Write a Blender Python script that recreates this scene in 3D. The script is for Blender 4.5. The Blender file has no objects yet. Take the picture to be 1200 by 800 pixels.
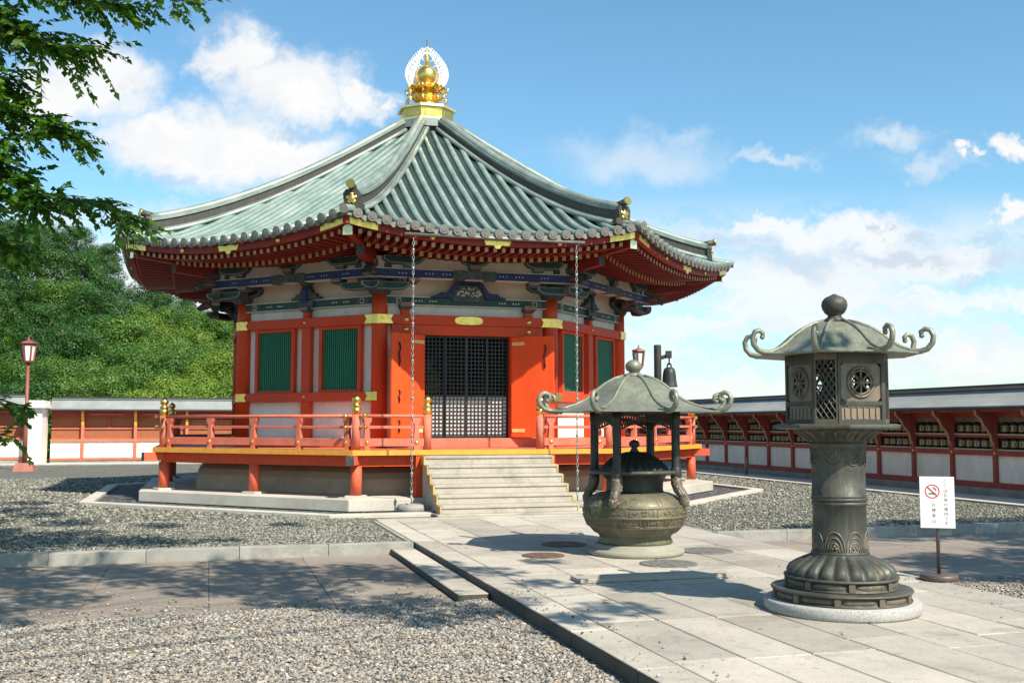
import bpy, math, random
import numpy as np
from mathutils import Vector, Matrix
random.seed(7)
rng = np.random.default_rng(11)
R = math.radians
SC = bpy.context.scene
COL = SC.collection
PI = math.pi
T8 = math.tan(PI / 8)
C8 = math.cos(PI / 8)
# ---- frame of the precinct: origin under the pavilion, u to the right, v away from the visitor
CX, CY, TH = -2.188, 26.371, R(16.077)
ct, st = math.cos(TH), math.sin(TH)


def W(u, v, z=0.0):
    return Vector((CX + u * ct - v * st, CY + u * st + v * ct, z))


# ------------------------------------------------------------------ mesh builder
class MB:
    def __init__(self):
        self.v, self.f, self.m, self.s = [], [], [], []

    def add(self, vs, fs, mat=0, smooth=False):
        o = len(self.v)
        self.v.extend([tuple(p) for p in vs])
        for f in fs:
            self.f.append(tuple(i + o for i in f))
            self.m.append(mat)
            self.s.append(smooth)
        return self

    def box(self, x0, x1, y0, y1, z0, z1, mat=0):
        vs = [(x0, y0, z0), (x1, y0, z0), (x1, y1, z0), (x0, y1, z0), (x0, y0, z1), (x1, y0, z1), (x1, y1, z1), (x0, y1, z1)]
        return self.add(vs, [(3, 2, 1, 0), (4, 5, 6, 7), (0, 1, 5, 4), (1, 2, 6, 5), (2, 3, 7, 6), (3, 0, 4, 7)], mat)

    def beam(self, p, q, w, h, mat=0, up=(0, 0, 1)):
        p, q = Vector(p), Vector(q)
        d = (q - p).normalized()
        x = d.cross(Vector(up)).normalized() * (w / 2)
        z = x.cross(d).normalized() * (h / 2)
        vs = [p - x - z, p + x - z, p + x + z, p - x + z, q - x - z, q + x - z, q + x + z, q - x + z]
        return self.add(vs, [(0, 1, 2, 3), (7, 6, 5, 4), (0, 4, 5, 1), (1, 5, 6, 2), (2, 6, 7, 3), (3, 7, 4, 0)], mat)

    def tube(self, pts, rad, n=8, mat=0, smooth=True, caps=True, capmat=None):
        pts = [Vector(p) for p in pts]
        if not isinstance(rad, (list, tuple)):
            rad = [rad] * len(pts)
        vs, fs = [], []
        d0 = (pts[1] - pts[0]).normalized()
        ref = Vector((0, 0, 1)) if abs(d0.z) < 0.9 else Vector((1, 0, 0))
        x = d0.cross(ref).normalized()
        for i, p in enumerate(pts):
            d = (pts[min(i + 1, len(pts) - 1)] - pts[max(i - 1, 0)]).normalized()
            x = (x - d * x.dot(d)).normalized()
            y = d.cross(x)
            for k in range(n):
                a = 2 * PI * k / n
                vs.append(p + (x * math.cos(a) + y * math.sin(a)) * rad[i])
        for i in range(len(pts) - 1):
            for k in range(n):
                k2 = (k + 1) % n
                fs.append((i * n + k, i * n + k2, (i + 1) * n + k2, (i + 1) * n + k))
        self.add(vs, fs, mat, smooth)
        if caps:
            cm = mat if capmat is None else capmat
            self.add(vs[:n], [tuple(range(n - 1, -1, -1))], cm)
            self.add(vs[-n:], [tuple(range(n))], cm)
        return self

    def lathe(self, prof, n=32, mat=0, c=(0, 0), a0=0.0, smooth=True, caps=True):
        vs, fs = [], []
        for r, z in prof:
            for k in range(n):
                a = a0 + 2 * PI * k / n
                vs.append((c[0] + r * math.cos(a), c[1] + r * math.sin(a), z))
        m = len(prof)
        for i in range(m - 1):
            for k in range(n):
                k2 = (k + 1) % n
                fs.append((i * n + k, i * n + k2, (i + 1) * n + k2, (i + 1) * n + k))
        self.add(vs, fs, mat, smooth)
        if caps:
            self.add(vs[:n], [tuple(range(n - 1, -1, -1))], mat)
            self.add(vs[-n:], [tuple(range(n))], mat)
        return self

    def prism(self, poly, y0, y1, mat=0, fn=None):
        n = len(poly)
        fn = fn or (lambda x, y, z: (x, y, z))
        vs = [fn(x, y0, z) for x, z in poly] + [fn(x, y1, z) for x, z in poly]
        fs = [tuple(range(n)), tuple(range(2 * n - 1, n - 1, -1))]
        for i in range(n):
            j = (i + 1) % n
            fs.append((i, i + n, j + n, j))
        return self.add(vs, fs, mat)

    def ball(self, c, r, n=12, m=8, mat=0, sz=None):
        sz = sz or (1, 1, 1)
        vs, fs = [], []
        for i in range(m + 1):
            t = PI * i / m
            for k in range(n):
                a = 2 * PI * k / n
                vs.append((c[0] + r * sz[0] * math.sin(t) * math.cos(a), c[1] + r * sz[1] * math.sin(t) * math.sin(a), c[2] - r * sz[2] * math.cos(t)))
        for i in range(m):
            for k in range(n):
                k2 = (k + 1) % n
                fs.append((i * n + k, i * n + k2, (i + 1) * n + k2, (i + 1) * n + k))
        return self.add(vs, fs, mat, True)

    def side8(self, a0, a1, z0, z1, mat=0):
        """one side (the visitor's) of an octagonal ring: mitred beam between apothems a0 < a1"""
        s0, s1 = a0 * T8, a1 * T8
        vs = []
        for z in (z0, z1):
            vs += [(-s0, -a0, z), (s0, -a0, z), (s1, -a1, z), (-s1, -a1, z)]
        return self.add(vs, [(0, 1, 2, 3), (7, 6, 5, 4), (1, 0, 4, 5), (3, 2, 6, 7), (0, 3, 7, 4), (2, 1, 5, 6)], mat)

    def oct(self, a, z0, z1, mat=0, a_top=None):
        at = a if a_top is None else a_top
        return self.lathe([(a / C8, z0), (at / C8, z1)], 8, mat, a0=PI / 8, smooth=False)

    def build(self, name, mats, parent=None, loc=(0, 0, 0), rz=0.0, bevel=0.0):
        me = bpy.data.meshes.new(name)
        me.from_pydata(self.v, [], self.f)
        if not isinstance(mats, (list, tuple)):
            mats = [mats]
        for m in mats:
            me.materials.append(m)
        me.polygons.foreach_set('material_index', self.m)
        me.polygons.foreach_set('use_smooth', self.s)
        import bmesh
        bm = bmesh.new()
        bm.from_mesh(me)
        bmesh.ops.remove_doubles(bm, verts=bm.verts, dist=1e-5)
        bmesh.ops.recalc_face_normals(bm, faces=bm.faces)
        bm.to_mesh(me)
        bm.free()
        return link(name, me, parent, loc, rz, bevel)


def link(name, me, parent=None, loc=(0, 0, 0), rz=0.0, bevel=0.0):
    o = bpy.data.objects.new(name, me)
    COL.objects.link(o)
    o.parent = parent
    o.location = loc
    o.rotation_euler = (0, 0, rz)
    if bevel:
        b = o.modifiers.new('bevel', 'BEVEL')
        b.width = bevel
        b.segments = 2
        b.limit_method = 'ANGLE'
        b.angle_limit = R(50)
    return o


def mesh_np(name, V, F, mats, mi=None, smooth=False):
    """V (n,3), F (m,k) of one polygon size, fast"""
    me = bpy.data.meshes.new(name)
    k = F.shape[1]
    me.vertices.add(len(V))
    me.vertices.foreach_set('co', V.astype(np.float32).ravel())
    me.loops.add(F.size)
    me.loops.foreach_set('vertex_index', F.astype(np.int32).ravel())
    me.polygons.add(len(F))
    me.polygons.foreach_set('loop_start', np.arange(0, F.size, k, dtype=np.int32))
    me.polygons.foreach_set('loop_total', np.full(len(F), k, dtype=np.int32))
    for m in mats:
        me.materials.append(m)
    if mi is not None:
        me.polygons.foreach_set('material_index', mi.astype(np.int32))
    if smooth:
        me.polygons.foreach_set('use_smooth', np.ones(len(F), dtype=bool))
    me.update()
    me.validate()
    return me


def tag(o, label=None, cat=None, group=None, kind=None):
    if label:
        o['label'] = label
    if cat:
        o['category'] = cat
    if group:
        o['group'] = group
    if kind:
        o['kind'] = kind
    return o


def thing(name, label, cat, loc, rz=TH, group=None):
    o = bpy.data.objects.new(name, None)
    COL.objects.link(o)
    o.location = loc
    o.rotation_euler = (0, 0, rz)
    o.empty_display_size = 0.2
    return tag(o, label, cat, group)


def copy_tree(o, parent=None):
    c = o.copy()
    COL.objects.link(c)
    c.parent = parent
    for ch in list(o.children):
        copy_tree(ch, c)
    return c


def round8(o, angs):
    """copies of a part (and its sub-parts) turned about the pavilion's axis"""
    out = [o]
    for a in angs:
        c = copy_tree(o, o.parent)
        c.rotation_euler = (0, 0, o.rotation_euler[2] + R(a))
        out.append(c)
    return out


SIDES = [45, 90, 135, 180, 225, 270, 315]


def smooth01(x):
    x = max(0.0, min(1.0, x))
    return x * x * (3 - 2 * x)


# ------------------------------------------------------------------ materials
def newmat(name):
    m = bpy.data.materials.new(name)
    m.use_nodes = True
    nt = m.node_tree
    return m, nt, nt.nodes['Principled BSDF']


def N(nt, typ, **kw):
    n = nt.nodes.new(typ)
    for k, v in kw.items():
        if k in n.inputs.keys() if not hasattr(n, k) else False:
            n.inputs[k].default_value = v
        else:
            setattr(n, k, v)
    return n


def L(nt, a, b):
    nt.links.new(a, b)


def ramp(nt, fac, stops):
    r = nt.nodes.new('ShaderNodeValToRGB')
    el = r.color_ramp.elements
    while len(el) > 1:
        el.remove(el[0])
    el[0].position, el[0].color = stops[0][0], (*stops[0][1], 1)
    for p, c in stops[1:]:
        e = el.new(p)
        e.color = (*c, 1)
    L(nt, fac, r.inputs['Fac'])
    return r.outputs['Color']


def coords(nt, scale=(1, 1, 1), kind='Object'):
    tc = nt.nodes.new('ShaderNodeTexCoord')
    mp = nt.nodes.new('ShaderNodeMapping')
    mp.inputs['Scale'].default_value = scale
    L(nt, tc.outputs[kind], mp.inputs['Vector'])
    return mp.outputs['Vector']


def noise(nt, vec, scale, detail=4, rough=0.55, dist=0.0):
    n = nt.nodes.new('ShaderNodeTexNoise')
    n.inputs['Scale'].default_value = scale
    n.inputs['Detail'].default_value = detail
    n.inputs['Roughness'].default_value = rough
    n.inputs['Distortion'].default_value = dist
    L(nt, vec, n.inputs['Vector'])
    return n.outputs['Fac']


def mixc(nt, fac, a, b, mode='MIX'):
    m = nt.nodes.new('ShaderNodeMix')
    m.data_type = 'RGBA'
    m.blend_type = mode
    for s, v in ((m.inputs[0], fac), (m.inputs[6], a), (m.inputs[7], b)):
        if isinstance(v, (int, float)):
            s.default_value = v
        elif isinstance(v, tuple):
            s.default_value = (*v, 1)
        else:
            L(nt, v, s)
    return m.outputs[2]


def math_(nt, op, a, b=None, c=None, clamp=False):
    m = nt.nodes.new('ShaderNodeMath')
    m.operation = op
    m.use_clamp = clamp
    for i, v in enumerate((a, b, c)):
        if v is None:
            continue
        if isinstance(v, (int, float)):
            m.inputs[i].default_value = v
        else:
            L(nt, v, m.inputs[i])
    return m.outputs[0]


def bump(nt, bs, h, strength=0.3, dist=0.01):
    b = nt.nodes.new('ShaderNodeBump')
    b.inputs['Strength'].default_value = strength
    b.inputs['Distance'].default_value = dist
    L(nt, h, b.inputs['Height'])
    L(nt, b.outputs['Normal'], bs.inputs['Normal'])


def simple(name, col, rough=0.6, metal=0.0, var=0.25, scale=3.0, stain=None, stain_amt=0.5, bmp=0.15, bscale=40, stretch=(1, 1, 1), spec=None):
    m, nt, bs = newmat(name)
    v = coords(nt, stretch)
    n1 = noise(nt, v, scale, 6, 0.6)
    lo = tuple(c * (1 - var) for c in col)
    hi = tuple(min(1, c * (1 + var)) for c in col)
    c = ramp(nt, n1, [(0.3, lo), (0.7, hi)])
    if stain:
        n2 = noise(nt, v, scale * 0.45, 8, 0.7, 0.6)
        f = ramp(nt, n2, [(0.48, (0, 0, 0)), (0.72, (stain_amt,) * 3)])
        c = mixc(nt, f, c, stain)
    L(nt, c, bs.inputs['Base Color'])
    bs.inputs['Roughness'].default_value = rough
    bs.inputs['Metallic'].default_value = metal
    if spec is not None:
        bs.inputs['Specular IOR Level'].default_value = spec
    if bmp:
        bump(nt, bs, noise(nt, v, bscale, 4), bmp, 0.01)
    return m


def paint(name, col, faded, grime, rough=0.5, fade_amt=0.35, grime_amt=0.45):
    m, nt, bs = newmat(name)
    v = coords(nt)
    vs = coords(nt, (26, 26, 2.2))
    n1 = noise(nt, v, 1.7, 7, 0.65)
    c = ramp(nt, n1, [(0.3, tuple(x * 0.82 for x in col)), (0.7, tuple(min(1, x * 1.12) for x in col))])
    c = mixc(nt, ramp(nt, noise(nt, v, 2.3, 8, 0.7, 0.5), [(0.45, (0, 0, 0)), (0.7, (fade_amt,) * 3)]), c, faded)
    c = mixc(nt, ramp(nt, noise(nt, vs, 1.0, 6, 0.65), [(0.52, (0, 0, 0)), (0.78, (grime_amt,) * 3)]), c, grime)
    c = mixc(nt, ramp(nt, noise(nt, v, 38, 4, 0.7), [(0.62, (0, 0, 0)), (0.72, (grime_amt * 0.7,) * 3)]), c, grime)
    L(nt, c, bs.inputs['Base Color'])
    L(nt, ramp(nt, n1, [(0.3, (rough - 0.08,) * 3), (0.7, (rough + 0.2,) * 3)]), bs.inputs['Roughness'])
    bs.inputs['Specular IOR Level'].default_value = 0.35
    bump(nt, bs, noise(nt, vs, 1.6, 5, 0.6), 0.12, 0.006)
    return m


M = {}
M['red'] = paint('vermilion_paint', (0.61, 0.062, 0.012), (0.62, 0.105, 0.035), (0.28, 0.030, 0.012))
M['door'] = paint('orange_vermilion_paint', (0.80, 0.080, 0.010), (0.74, 0.105, 0.025), (0.50, 0.045, 0.012), 0.5, 0.3, 0.3)
M['rail'] = paint('faded_vermilion_paint', (0.56, 0.150, 0.090), (0.62, 0.235, 0.165), (0.28, 0.075, 0.048), 0.6, 0.5, 0.5)
M['post'] = paint('underfloor_vermilion_paint', (0.58, 0.100, 0.045), (0.60, 0.165, 0.095), (0.28, 0.055, 0.030), 0.55, 0.4, 0.45)
M['rafter'] = simple('shade_deepened_rafter_red', (0.19, 0.016, 0.009), 0.6, var=0.2, bmp=0.05)  # red lowered so the shade under the eaves is partly in the paint
M['eavered'] = simple('shade_darkened_eave_red', (0.27, 0.022, 0.011), 0.6, var=0.2, bmp=0.05)  # darker copy of the red, eave shade put into its colour
M['wallred'] = simple('dull_red_wall_timber', (0.32, 0.052, 0.032), 0.65, var=0.2, stain=(0.12, 0.03, 0.022), stain_amt=0.4)
M['yellow'] = simple('yellow_board_ends', (0.68, 0.31, 0.035), 0.5, var=0.14, scale=6)
M['white'] = simple('white_plaster', (0.79, 0.745, 0.665), 0.85, var=0.06, stain=(0.52, 0.49, 0.44), stain_amt=0.6, bmp=0.12, stretch=(1.6, 1.6, 0.7))
M['ochreboard'] = simple('ochre_stair_side', (0.52, 0.34, 0.12), 0.6, var=0.25, scale=6, stain=(0.25, 0.16, 0.07))
M['shadeplaster'] = simple('bounce_tinted_upper_plaster', (0.60, 0.50, 0.395), 0.85, var=0.06, stain=(0.48, 0.39, 0.30), stain_amt=0.4, bmp=0.08)  # white plaster tinted: its shade and warm ground bounce are in the colour
M['ochrecap'] = simple('ochre_rafter_ends', (0.40, 0.25, 0.09), 0.55, var=0.15, scale=9)
M['mound'] = simple('cream_plaster_mound', (0.40, 0.315, 0.225), 0.9, var=0.09, stain=(0.22, 0.18, 0.135), stain_amt=0.6, bmp=0.15)
M['green'] = simple('dark_green_slats', (0.014, 0.17, 0.085), 0.5, var=0.15, bmp=0.03)
M['gold'] = simple('gilt_metal', (0.90, 0.60, 0.16), 0.28, 1.0, var=0.12, scale=14, stain=(0.5, 0.26, 0.05), stain_amt=0.6, bmp=0.35, bscale=60)
M['goldpale'] = simple('pale_gold_leaf', (0.90, 0.78, 0.46), 0.35, 0.85, var=0.08, scale=8, bmp=0.1)
M['halo'] = simple('pale_gilt_halo', (0.86, 0.85, 0.80), 0.4, 0.1, var=0.05, bmp=0)
M['braceedge'] = simple('dull_tan_bracket_edge', (0.36, 0.22, 0.10), 0.6, var=0.2)
M['goldpaint'] = simple('ochre_gold_paint', (0.72, 0.50, 0.20), 0.55, 0.0, var=0.2, scale=20)
M['cream'] = simple('cream_painted_rafter_ends', (0.44, 0.32, 0.19), 0.6, var=0.12, scale=9)
M['black'] = simple('black_lacquer', (0.012, 0.012, 0.012), 0.4, var=0.3, bmp=0.02)
M['bracket'] = simple('grey_green_painted_bracket', (0.040, 0.058, 0.058), 0.6, var=0.45, scale=22, stain=(0.16, 0.18, 0.17), stain_amt=0.7, bmp=0.2)
M['bluebeam'] = simple('ultramarine_painted_beam', (0.010, 0.020, 0.105), 0.55, var=0.3, scale=10)
M['greenbeam'] = simple('dark_teal_painted_beam', (0.012, 0.058, 0.045), 0.55, var=0.4, scale=12)
M['paletrim'] = simple('pale_painted_trim', (0.55, 0.58, 0.52), 0.7, var=0.1)
M['armtrim'] = simple('dull_bracket_outline', (0.26, 0.28, 0.25), 0.7, var=0.2)
M['armgreen'] = simple('dark_bracket_green', (0.010, 0.045, 0.034), 0.6, var=0.4, scale=12)
M['pinkblock'] = simple('red_block_face', (0.48, 0.06, 0.04), 0.6, var=0.1)
M['iron'] = simple('dark_iron', (0.03, 0.027, 0.025), 0.5, 0.6, var=0.3)
M['chain'] = simple('pale_weathered_copper_chain', (0.30, 0.31, 0.30), 0.5, 0.6, var=0.2, scale=12)
M['gutter'] = simple('grey_copper_gutter', (0.24, 0.235, 0.22), 0.5, 0.5, var=0.2)
M['interior'] = simple('dim_hall_interior', (0.05, 0.035, 0.028), 0.8, var=0.2)
M['paper'] = simple('white_lower_door_panel', (0.80, 0.79, 0.76), 0.8, var=0.03, bmp=0.02)


def patina(name, base, pale, dark, rough=0.5, metal=0.25):
    """weathered copper tile: pale run-off streaks down the slope over a green base"""
    m, nt, bs = newmat(name)
    v = coords(nt)
    n1 = noise(nt, v, 1.3, 6, 0.65)
    vs = coords(nt, (11, 0.55, 0.55))
    n2 = noise(nt, vs, 2.2, 6, 0.6, 0.2)
    n3 = noise(nt, v, 24, 4, 0.6)
    c = ramp(nt, n1, [(0.32, base), (0.68, pale)])
    c = mixc(nt, ramp(nt, n2, [(0.50, (0, 0, 0)), (0.74, (0.75,) * 3)]), c, dark)
    c = mixc(nt, ramp(nt, n3, [(0.52, (0, 0, 0)), (0.75, (0.35,) * 3)]), c, dark)
    L(nt, c, bs.inputs['Base Color'])
    bs.inputs['Roughness'].default_value = rough
    bs.inputs['Metallic'].default_value = metal
    bump(nt, bs, n3, 0.12, 0.01)
    return m


M['tile'] = patina('verdigris_copper_tile', (0.175, 0.265, 0.232), (0.325, 0.40, 0.36), (0.060, 0.10, 0.088), 0.48)
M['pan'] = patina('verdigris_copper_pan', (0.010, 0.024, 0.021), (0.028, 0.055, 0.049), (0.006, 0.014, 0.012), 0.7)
M['tileend'] = simple('grey_tile_end', (0.20, 0.19, 0.17), 0.6, 0.2, var=0.25, scale=18)
M['ridge'] = patina('ridge_copper', (0.165, 0.215, 0.19), (0.33, 0.375, 0.335), (0.075, 0.095, 0.085), 0.48)
M['ridgedark'] = simple('dark_ridge_side', (0.060, 0.056, 0.048), 0.6, 0.2, var=0.3, scale=6, stretch=(1, 4, 1))


def bronze(name, base, green, tan, rough=0.55, metal=0.35):
    m, nt, bs = newmat(name)
    v = coords(nt)
    c = ramp(nt, noise(nt, v, 2.6, 7, 0.65), [(0.3, base), (0.7, green)])
    tanf = ramp(nt, noise(nt, v, 1.7, 8, 0.7, 0.4), [(0.5, (0, 0, 0)), (0.72, (0.65,) * 3)])
    c = mixc(nt, tanf, c, tan)
    vs = coords(nt, (14, 14, 1.0))
    f = ramp(nt, noise(nt, vs, 2.0, 5, 0.6), [(0.56, (0, 0, 0)), (0.78, (0.45,) * 3)])
    c = mixc(nt, f, c, tuple(min(1, g * 1.7) for g in green))
    ver = ramp(nt, noise(nt, coords(nt, (22, 22, 1.6)), 1.4, 6, 0.65, 0.3), [(0.55, (0, 0, 0)), (0.70, (0.55,) * 3)])
    c = mixc(nt, ver, c, (min(1, green[0] * 1.25), min(1, green[1] * 1.75), min(1, green[2] * 1.55)))
    soot = ramp(nt, noise(nt, v, 3.4, 8, 0.72, 0.6), [(0.52, (0, 0, 0)), (0.72, (0.65,) * 3)])
    c = mixc(nt, soot, c, tuple(x * 0.4 for x in base))
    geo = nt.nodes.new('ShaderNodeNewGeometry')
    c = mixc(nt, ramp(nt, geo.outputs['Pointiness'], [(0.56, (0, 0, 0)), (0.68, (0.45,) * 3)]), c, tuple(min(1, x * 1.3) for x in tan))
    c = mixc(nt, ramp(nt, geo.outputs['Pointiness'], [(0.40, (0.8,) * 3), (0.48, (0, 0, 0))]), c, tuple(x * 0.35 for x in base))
    L(nt, c, bs.inputs['Base Color'])
    bs.inputs['Metallic'].default_value = metal
    L(nt, ramp(nt, noise(nt, v, 9, 4), [(0.3, (rough - 0.12,) * 3), (0.7, (rough + 0.15,) * 3)]), bs.inputs['Roughness'])
    bump(nt, bs, noise(nt, v, 45, 5), 0.25, 0.008)
    return m


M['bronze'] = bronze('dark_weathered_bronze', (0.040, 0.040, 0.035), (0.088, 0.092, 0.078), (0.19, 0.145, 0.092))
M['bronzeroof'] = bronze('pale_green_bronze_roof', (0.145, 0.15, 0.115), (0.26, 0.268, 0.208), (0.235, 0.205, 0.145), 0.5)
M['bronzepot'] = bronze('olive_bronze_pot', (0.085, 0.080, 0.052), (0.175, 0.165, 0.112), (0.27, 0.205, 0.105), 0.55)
M['bronzedark'] = bronze('soot_and_shade_bronze', (0.022, 0.024, 0.022), (0.05, 0.055, 0.05), (0.075, 0.07, 0.055), 0.5)  # soot on the burner; on the lantern's fire box it paints roof shade
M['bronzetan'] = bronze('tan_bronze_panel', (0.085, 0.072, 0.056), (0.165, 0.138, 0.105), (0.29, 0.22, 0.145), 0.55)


def stone(name, col, var=0.2, speck=0.25, rough=0.85, stain=(0.12, 0.11, 0.095), stain_amt=0.45, island=0.0, scale=1.2, fine=None):
    m, nt, bs = newmat(name)
    v = coords(nt)
    c = ramp(nt, noise(nt, v, scale, 7, 0.65), [(0.3, tuple(x * (1 - var) for x in col)), (0.7, tuple(min(1, x * (1 + var)) for x in col))])
    sp = noise(nt, v, 90, 3, 0.7)
    c = mixc(nt, speck, c, ramp(nt, sp, [(0.35, tuple(x * 0.45 for x in col)), (0.65, tuple(min(1, x * 1.45) for x in col))]))
    c = mixc(nt, ramp(nt, noise(nt, v, scale * 0.7, 9, 0.72, 0.5), [(0.50, (0, 0, 0)), (0.74, (stain_amt,) * 3)]), c, stain)
    if fine:
        c = mixc(nt, ramp(nt, noise(nt, v, 11, 8, 0.75, 0.4), [(0.54, (0, 0, 0)), (0.70, (0.6,) * 3)]), c, fine)
    if island:
        g = nt.nodes.new('ShaderNodeNewGeometry')
        t = ramp(nt, g.outputs['Random Per Island'], [(0, (1 - island,) * 3), (1, (1 + island * 0.4,) * 3)])
        c = mixc(nt, 1.0, c, t, 'MULTIPLY')
    L(nt, c, bs.inputs['Base Color'])
    bs.inputs['Roughness'].default_value = rough
    bump(nt, bs, noise(nt, v, 60, 5, 0.7), 0.35, 0.006)
    return m


M['granite'] = stone('pale_granite', (0.50, 0.465, 0.40), stain=(0.24, 0.215, 0.175))
M['kerb'] = stone('grey_granite_kerb', (0.31, 0.30, 0.27), stain=(0.085, 0.08, 0.066), stain_amt=0.75, island=0.25, scale=2.0)
M['ringstone'] = stone('speckled_grey_granite', (0.36, 0.35, 0.33), speck=0.7, stain=(0.2, 0.19, 0.17))
M['footstone'] = stone('greenish_weathered_stone', (0.27, 0.26, 0.205), stain=(0.13, 0.125, 0.09))
M['step'] = stone('cream_granite_step', (0.41, 0.375, 0.315), var=0.14, fine=(0.2, 0.18, 0.15), stain=(0.16, 0.145, 0.12), stain_amt=0.75, scale=2.4)
M['slab'] = stone('path_granite_slab', (0.44, 0.40, 0.34), var=0.22, speck=0.4, stain=(0.21, 0.185, 0.15), stain_amt=0.8, island=0.26, scale=1.3, fine=(0.13, 0.12, 0.10))
M['stepside'] = stone('shade_dark_slab_edge', (0.075, 0.068, 0.055), var=0.4, stain=(0.03, 0.028, 0.022))  # side faces painted near black: their shade is put into the colour
M['joint'] = stone('dark_joint', (0.07, 0.062, 0.05), stain_amt=0.2)
M['paved'] = stone('brown_worn_paving', (0.25, 0.21, 0.17), var=0.14, speck=0.3, stain=(0.145, 0.12, 0.10), stain_amt=0.55, island=0.16, scale=0.9, fine=(0.12, 0.105, 0.085))
M['wheat'] = stone('pale_concrete_strip', (0.52, 0.475, 0.40), stain=(0.34, 0.30, 0.25), scale=0.5)


def gravel_sheet(name, c0, c1, c2, sc, bstr=1.0, bd=0.03):
    m, nt, bs = newmat(name)
    v = coords(nt)
    vo = nt.nodes.new('ShaderNodeTexVoronoi')
    vo.inputs['Scale'].default_value = sc
    L(nt, v, vo.inputs['Vector'])
    sep = nt.nodes.new('ShaderNodeSeparateColor')
    L(nt, vo.outputs['Color'], sep.inputs['Color'])
    c = ramp(nt, sep.outputs[0], [(0.0, c0), (0.5, c1), (1.0, c2)])
    c = mixc(nt, ramp(nt, noise(nt, v, 0.6, 5), [(0.4, (0, 0, 0)), (0.7, (0.4,) * 3)]), c, tuple(x * 0.75 for x in c1))
    edge = ramp(nt, vo.outputs['Distance'], [(0.35, (1, 1, 1)), (0.75, (0.25,) * 3)])
    L(nt, mixc(nt, 1.0, c, edge, 'MULTIPLY'), bs.inputs['Base Color'])
    bs.inputs['Roughness'].default_value = 0.9
    h = math_(nt, 'SUBTRACT', 1.0, vo.outputs['Distance'])
    bump(nt, bs, h, bstr, bd)
    return m


M['greygravel'] = gravel_sheet('grey_gravel', (0.11, 0.11, 0.09), (0.205, 0.203, 0.168), (0.34, 0.335, 0.28), 38)
M['tangravel'] = gravel_sheet('tan_gravel', (0.17, 0.145, 0.115), (0.31, 0.275, 0.225), (0.50, 0.46, 0.40), 30)
M['trench'] = gravel_sheet('dark_pebble_trench', (0.05, 0.055, 0.06), (0.10, 0.105, 0.11), (0.18, 0.185, 0.185), 14)
M['earth'] = simple('brown_earth', (0.16, 0.13, 0.09), 0.95, var=0.2)
M['hillsoil'] = simple('dark_undergrowth', (0.012, 0.020, 0.008), 0.95, var=0.4, scale=1.2, bmp=0.5, bscale=4)


def pebble_mat(name, stops):
    m, nt, bs = newmat(name)
    g = nt.nodes.new('ShaderNodeNewGeometry')
    v = coords(nt)
    c = ramp(nt, g.outputs['Random Per Island'], stops)
    c = mixc(nt, 1.0, c, ramp(nt, noise(nt, v, 45, 4, 0.7), [(0.3, (0.65, 0.63, 0.6)), (0.7, (1.25, 1.25, 1.25))]), 'MULTIPLY')
    L(nt, c, bs.inputs['Base Color'])
    bs.inputs['Roughness'].default_value = 0.85
    return m


M['pebble'] = pebble_mat('mixed_pale_gravel', [(0.0, (0.07, 0.067, 0.062)), (0.22, (0.18, 0.168, 0.148)), (0.5, (0.31, 0.285, 0.245)), (0.70, (0.36, 0.30, 0.23)), (0.80, (0.235, 0.23, 0.22)), (0.95, (0.50, 0.485, 0.45)), (1.0, (0.40, 0.25, 0.14))])
M['greypebble'] = pebble_mat('grey_crushed_gravel', [(0.0, (0.055, 0.055, 0.046)), (0.4, (0.145, 0.145, 0.118)), (0.75, (0.230, 0.228, 0.188)), (1.0, (0.40, 0.39, 0.33))])


def leaf_mat(name, c0, c1, c2, trans=0.3, objvar=0.0):
    m, nt, bs = newmat(name)
    g = nt.nodes.new('ShaderNodeNewGeometry')
    c = ramp(nt, g.outputs['Random Per Island'], [(0.0, c0), (0.55, c1), (1.0, c2)])
    if objvar:
        oi = nt.nodes.new('ShaderNodeObjectInfo')
        t = ramp(nt, oi.outputs['Random'], [(0, (1 - objvar, 1 - objvar * 0.6, 1 - objvar)), (1, (1 + objvar * 0.6, 1 + objvar * 0.25, 1))])
        c = mixc(nt, 1.0, c, t, 'MULTIPLY')
    L(nt, c, bs.inputs['Base Color'])
    bs.inputs['Roughness'].default_value = 0.5
    bs.inputs['Specular IOR Level'].default_value = 0.35
    tr = nt.nodes.new('ShaderNodeBsdfTranslucent')
    L(nt, mixc(nt, 1.0, c, (1.5, 1.7, 0.6), 'MULTIPLY'), tr.inputs['Color'])
    mx = nt.nodes.new('ShaderNodeMixShader')
    mx.inputs[0].default_value = trans
    L(nt, bs.outputs[0], mx.inputs[1])
    L(nt, tr.outputs[0], mx.inputs[2])
    L(nt, mx.outputs[0], nt.nodes['Material Output'].inputs['Surface'])
    return m


M['leafdark'] = leaf_mat('deep_green_hill_foliage', (0.014, 0.052, 0.009), (0.032, 0.100, 0.016), (0.070, 0.160, 0.026), 0.10, 0.25)
M['leafmid'] = leaf_mat('mid_green_hill_foliage', (0.030, 0.086, 0.011), (0.066, 0.150, 0.019), (0.125, 0.225, 0.032), 0.10, 0.22)
M['leaflight'] = leaf_mat('yellow_green_hill_foliage', (0.070, 0.135, 0.012), (0.130, 0.215, 0.020), (0.20, 0.29, 0.034), 0.10, 0.18)
M['leafnear'] = leaf_mat('near_branch_foliage', (0.028, 0.085, 0.014), (0.070, 0.170, 0.022), (0.17, 0.30, 0.034), 0.5)
M['dryleaf'] = leaf_mat('dry_fallen_leaf', (0.28, 0.12, 0.04), (0.42, 0.24, 0.08), (0.5, 0.4, 0.16), 0.1)
M['bark'] = simple('grey_brown_bark', (0.085, 0.065, 0.048), 0.9, var=0.35, scale=6, bmp=0.6, bscale=18, stretch=(1, 1, 0.3))
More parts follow.
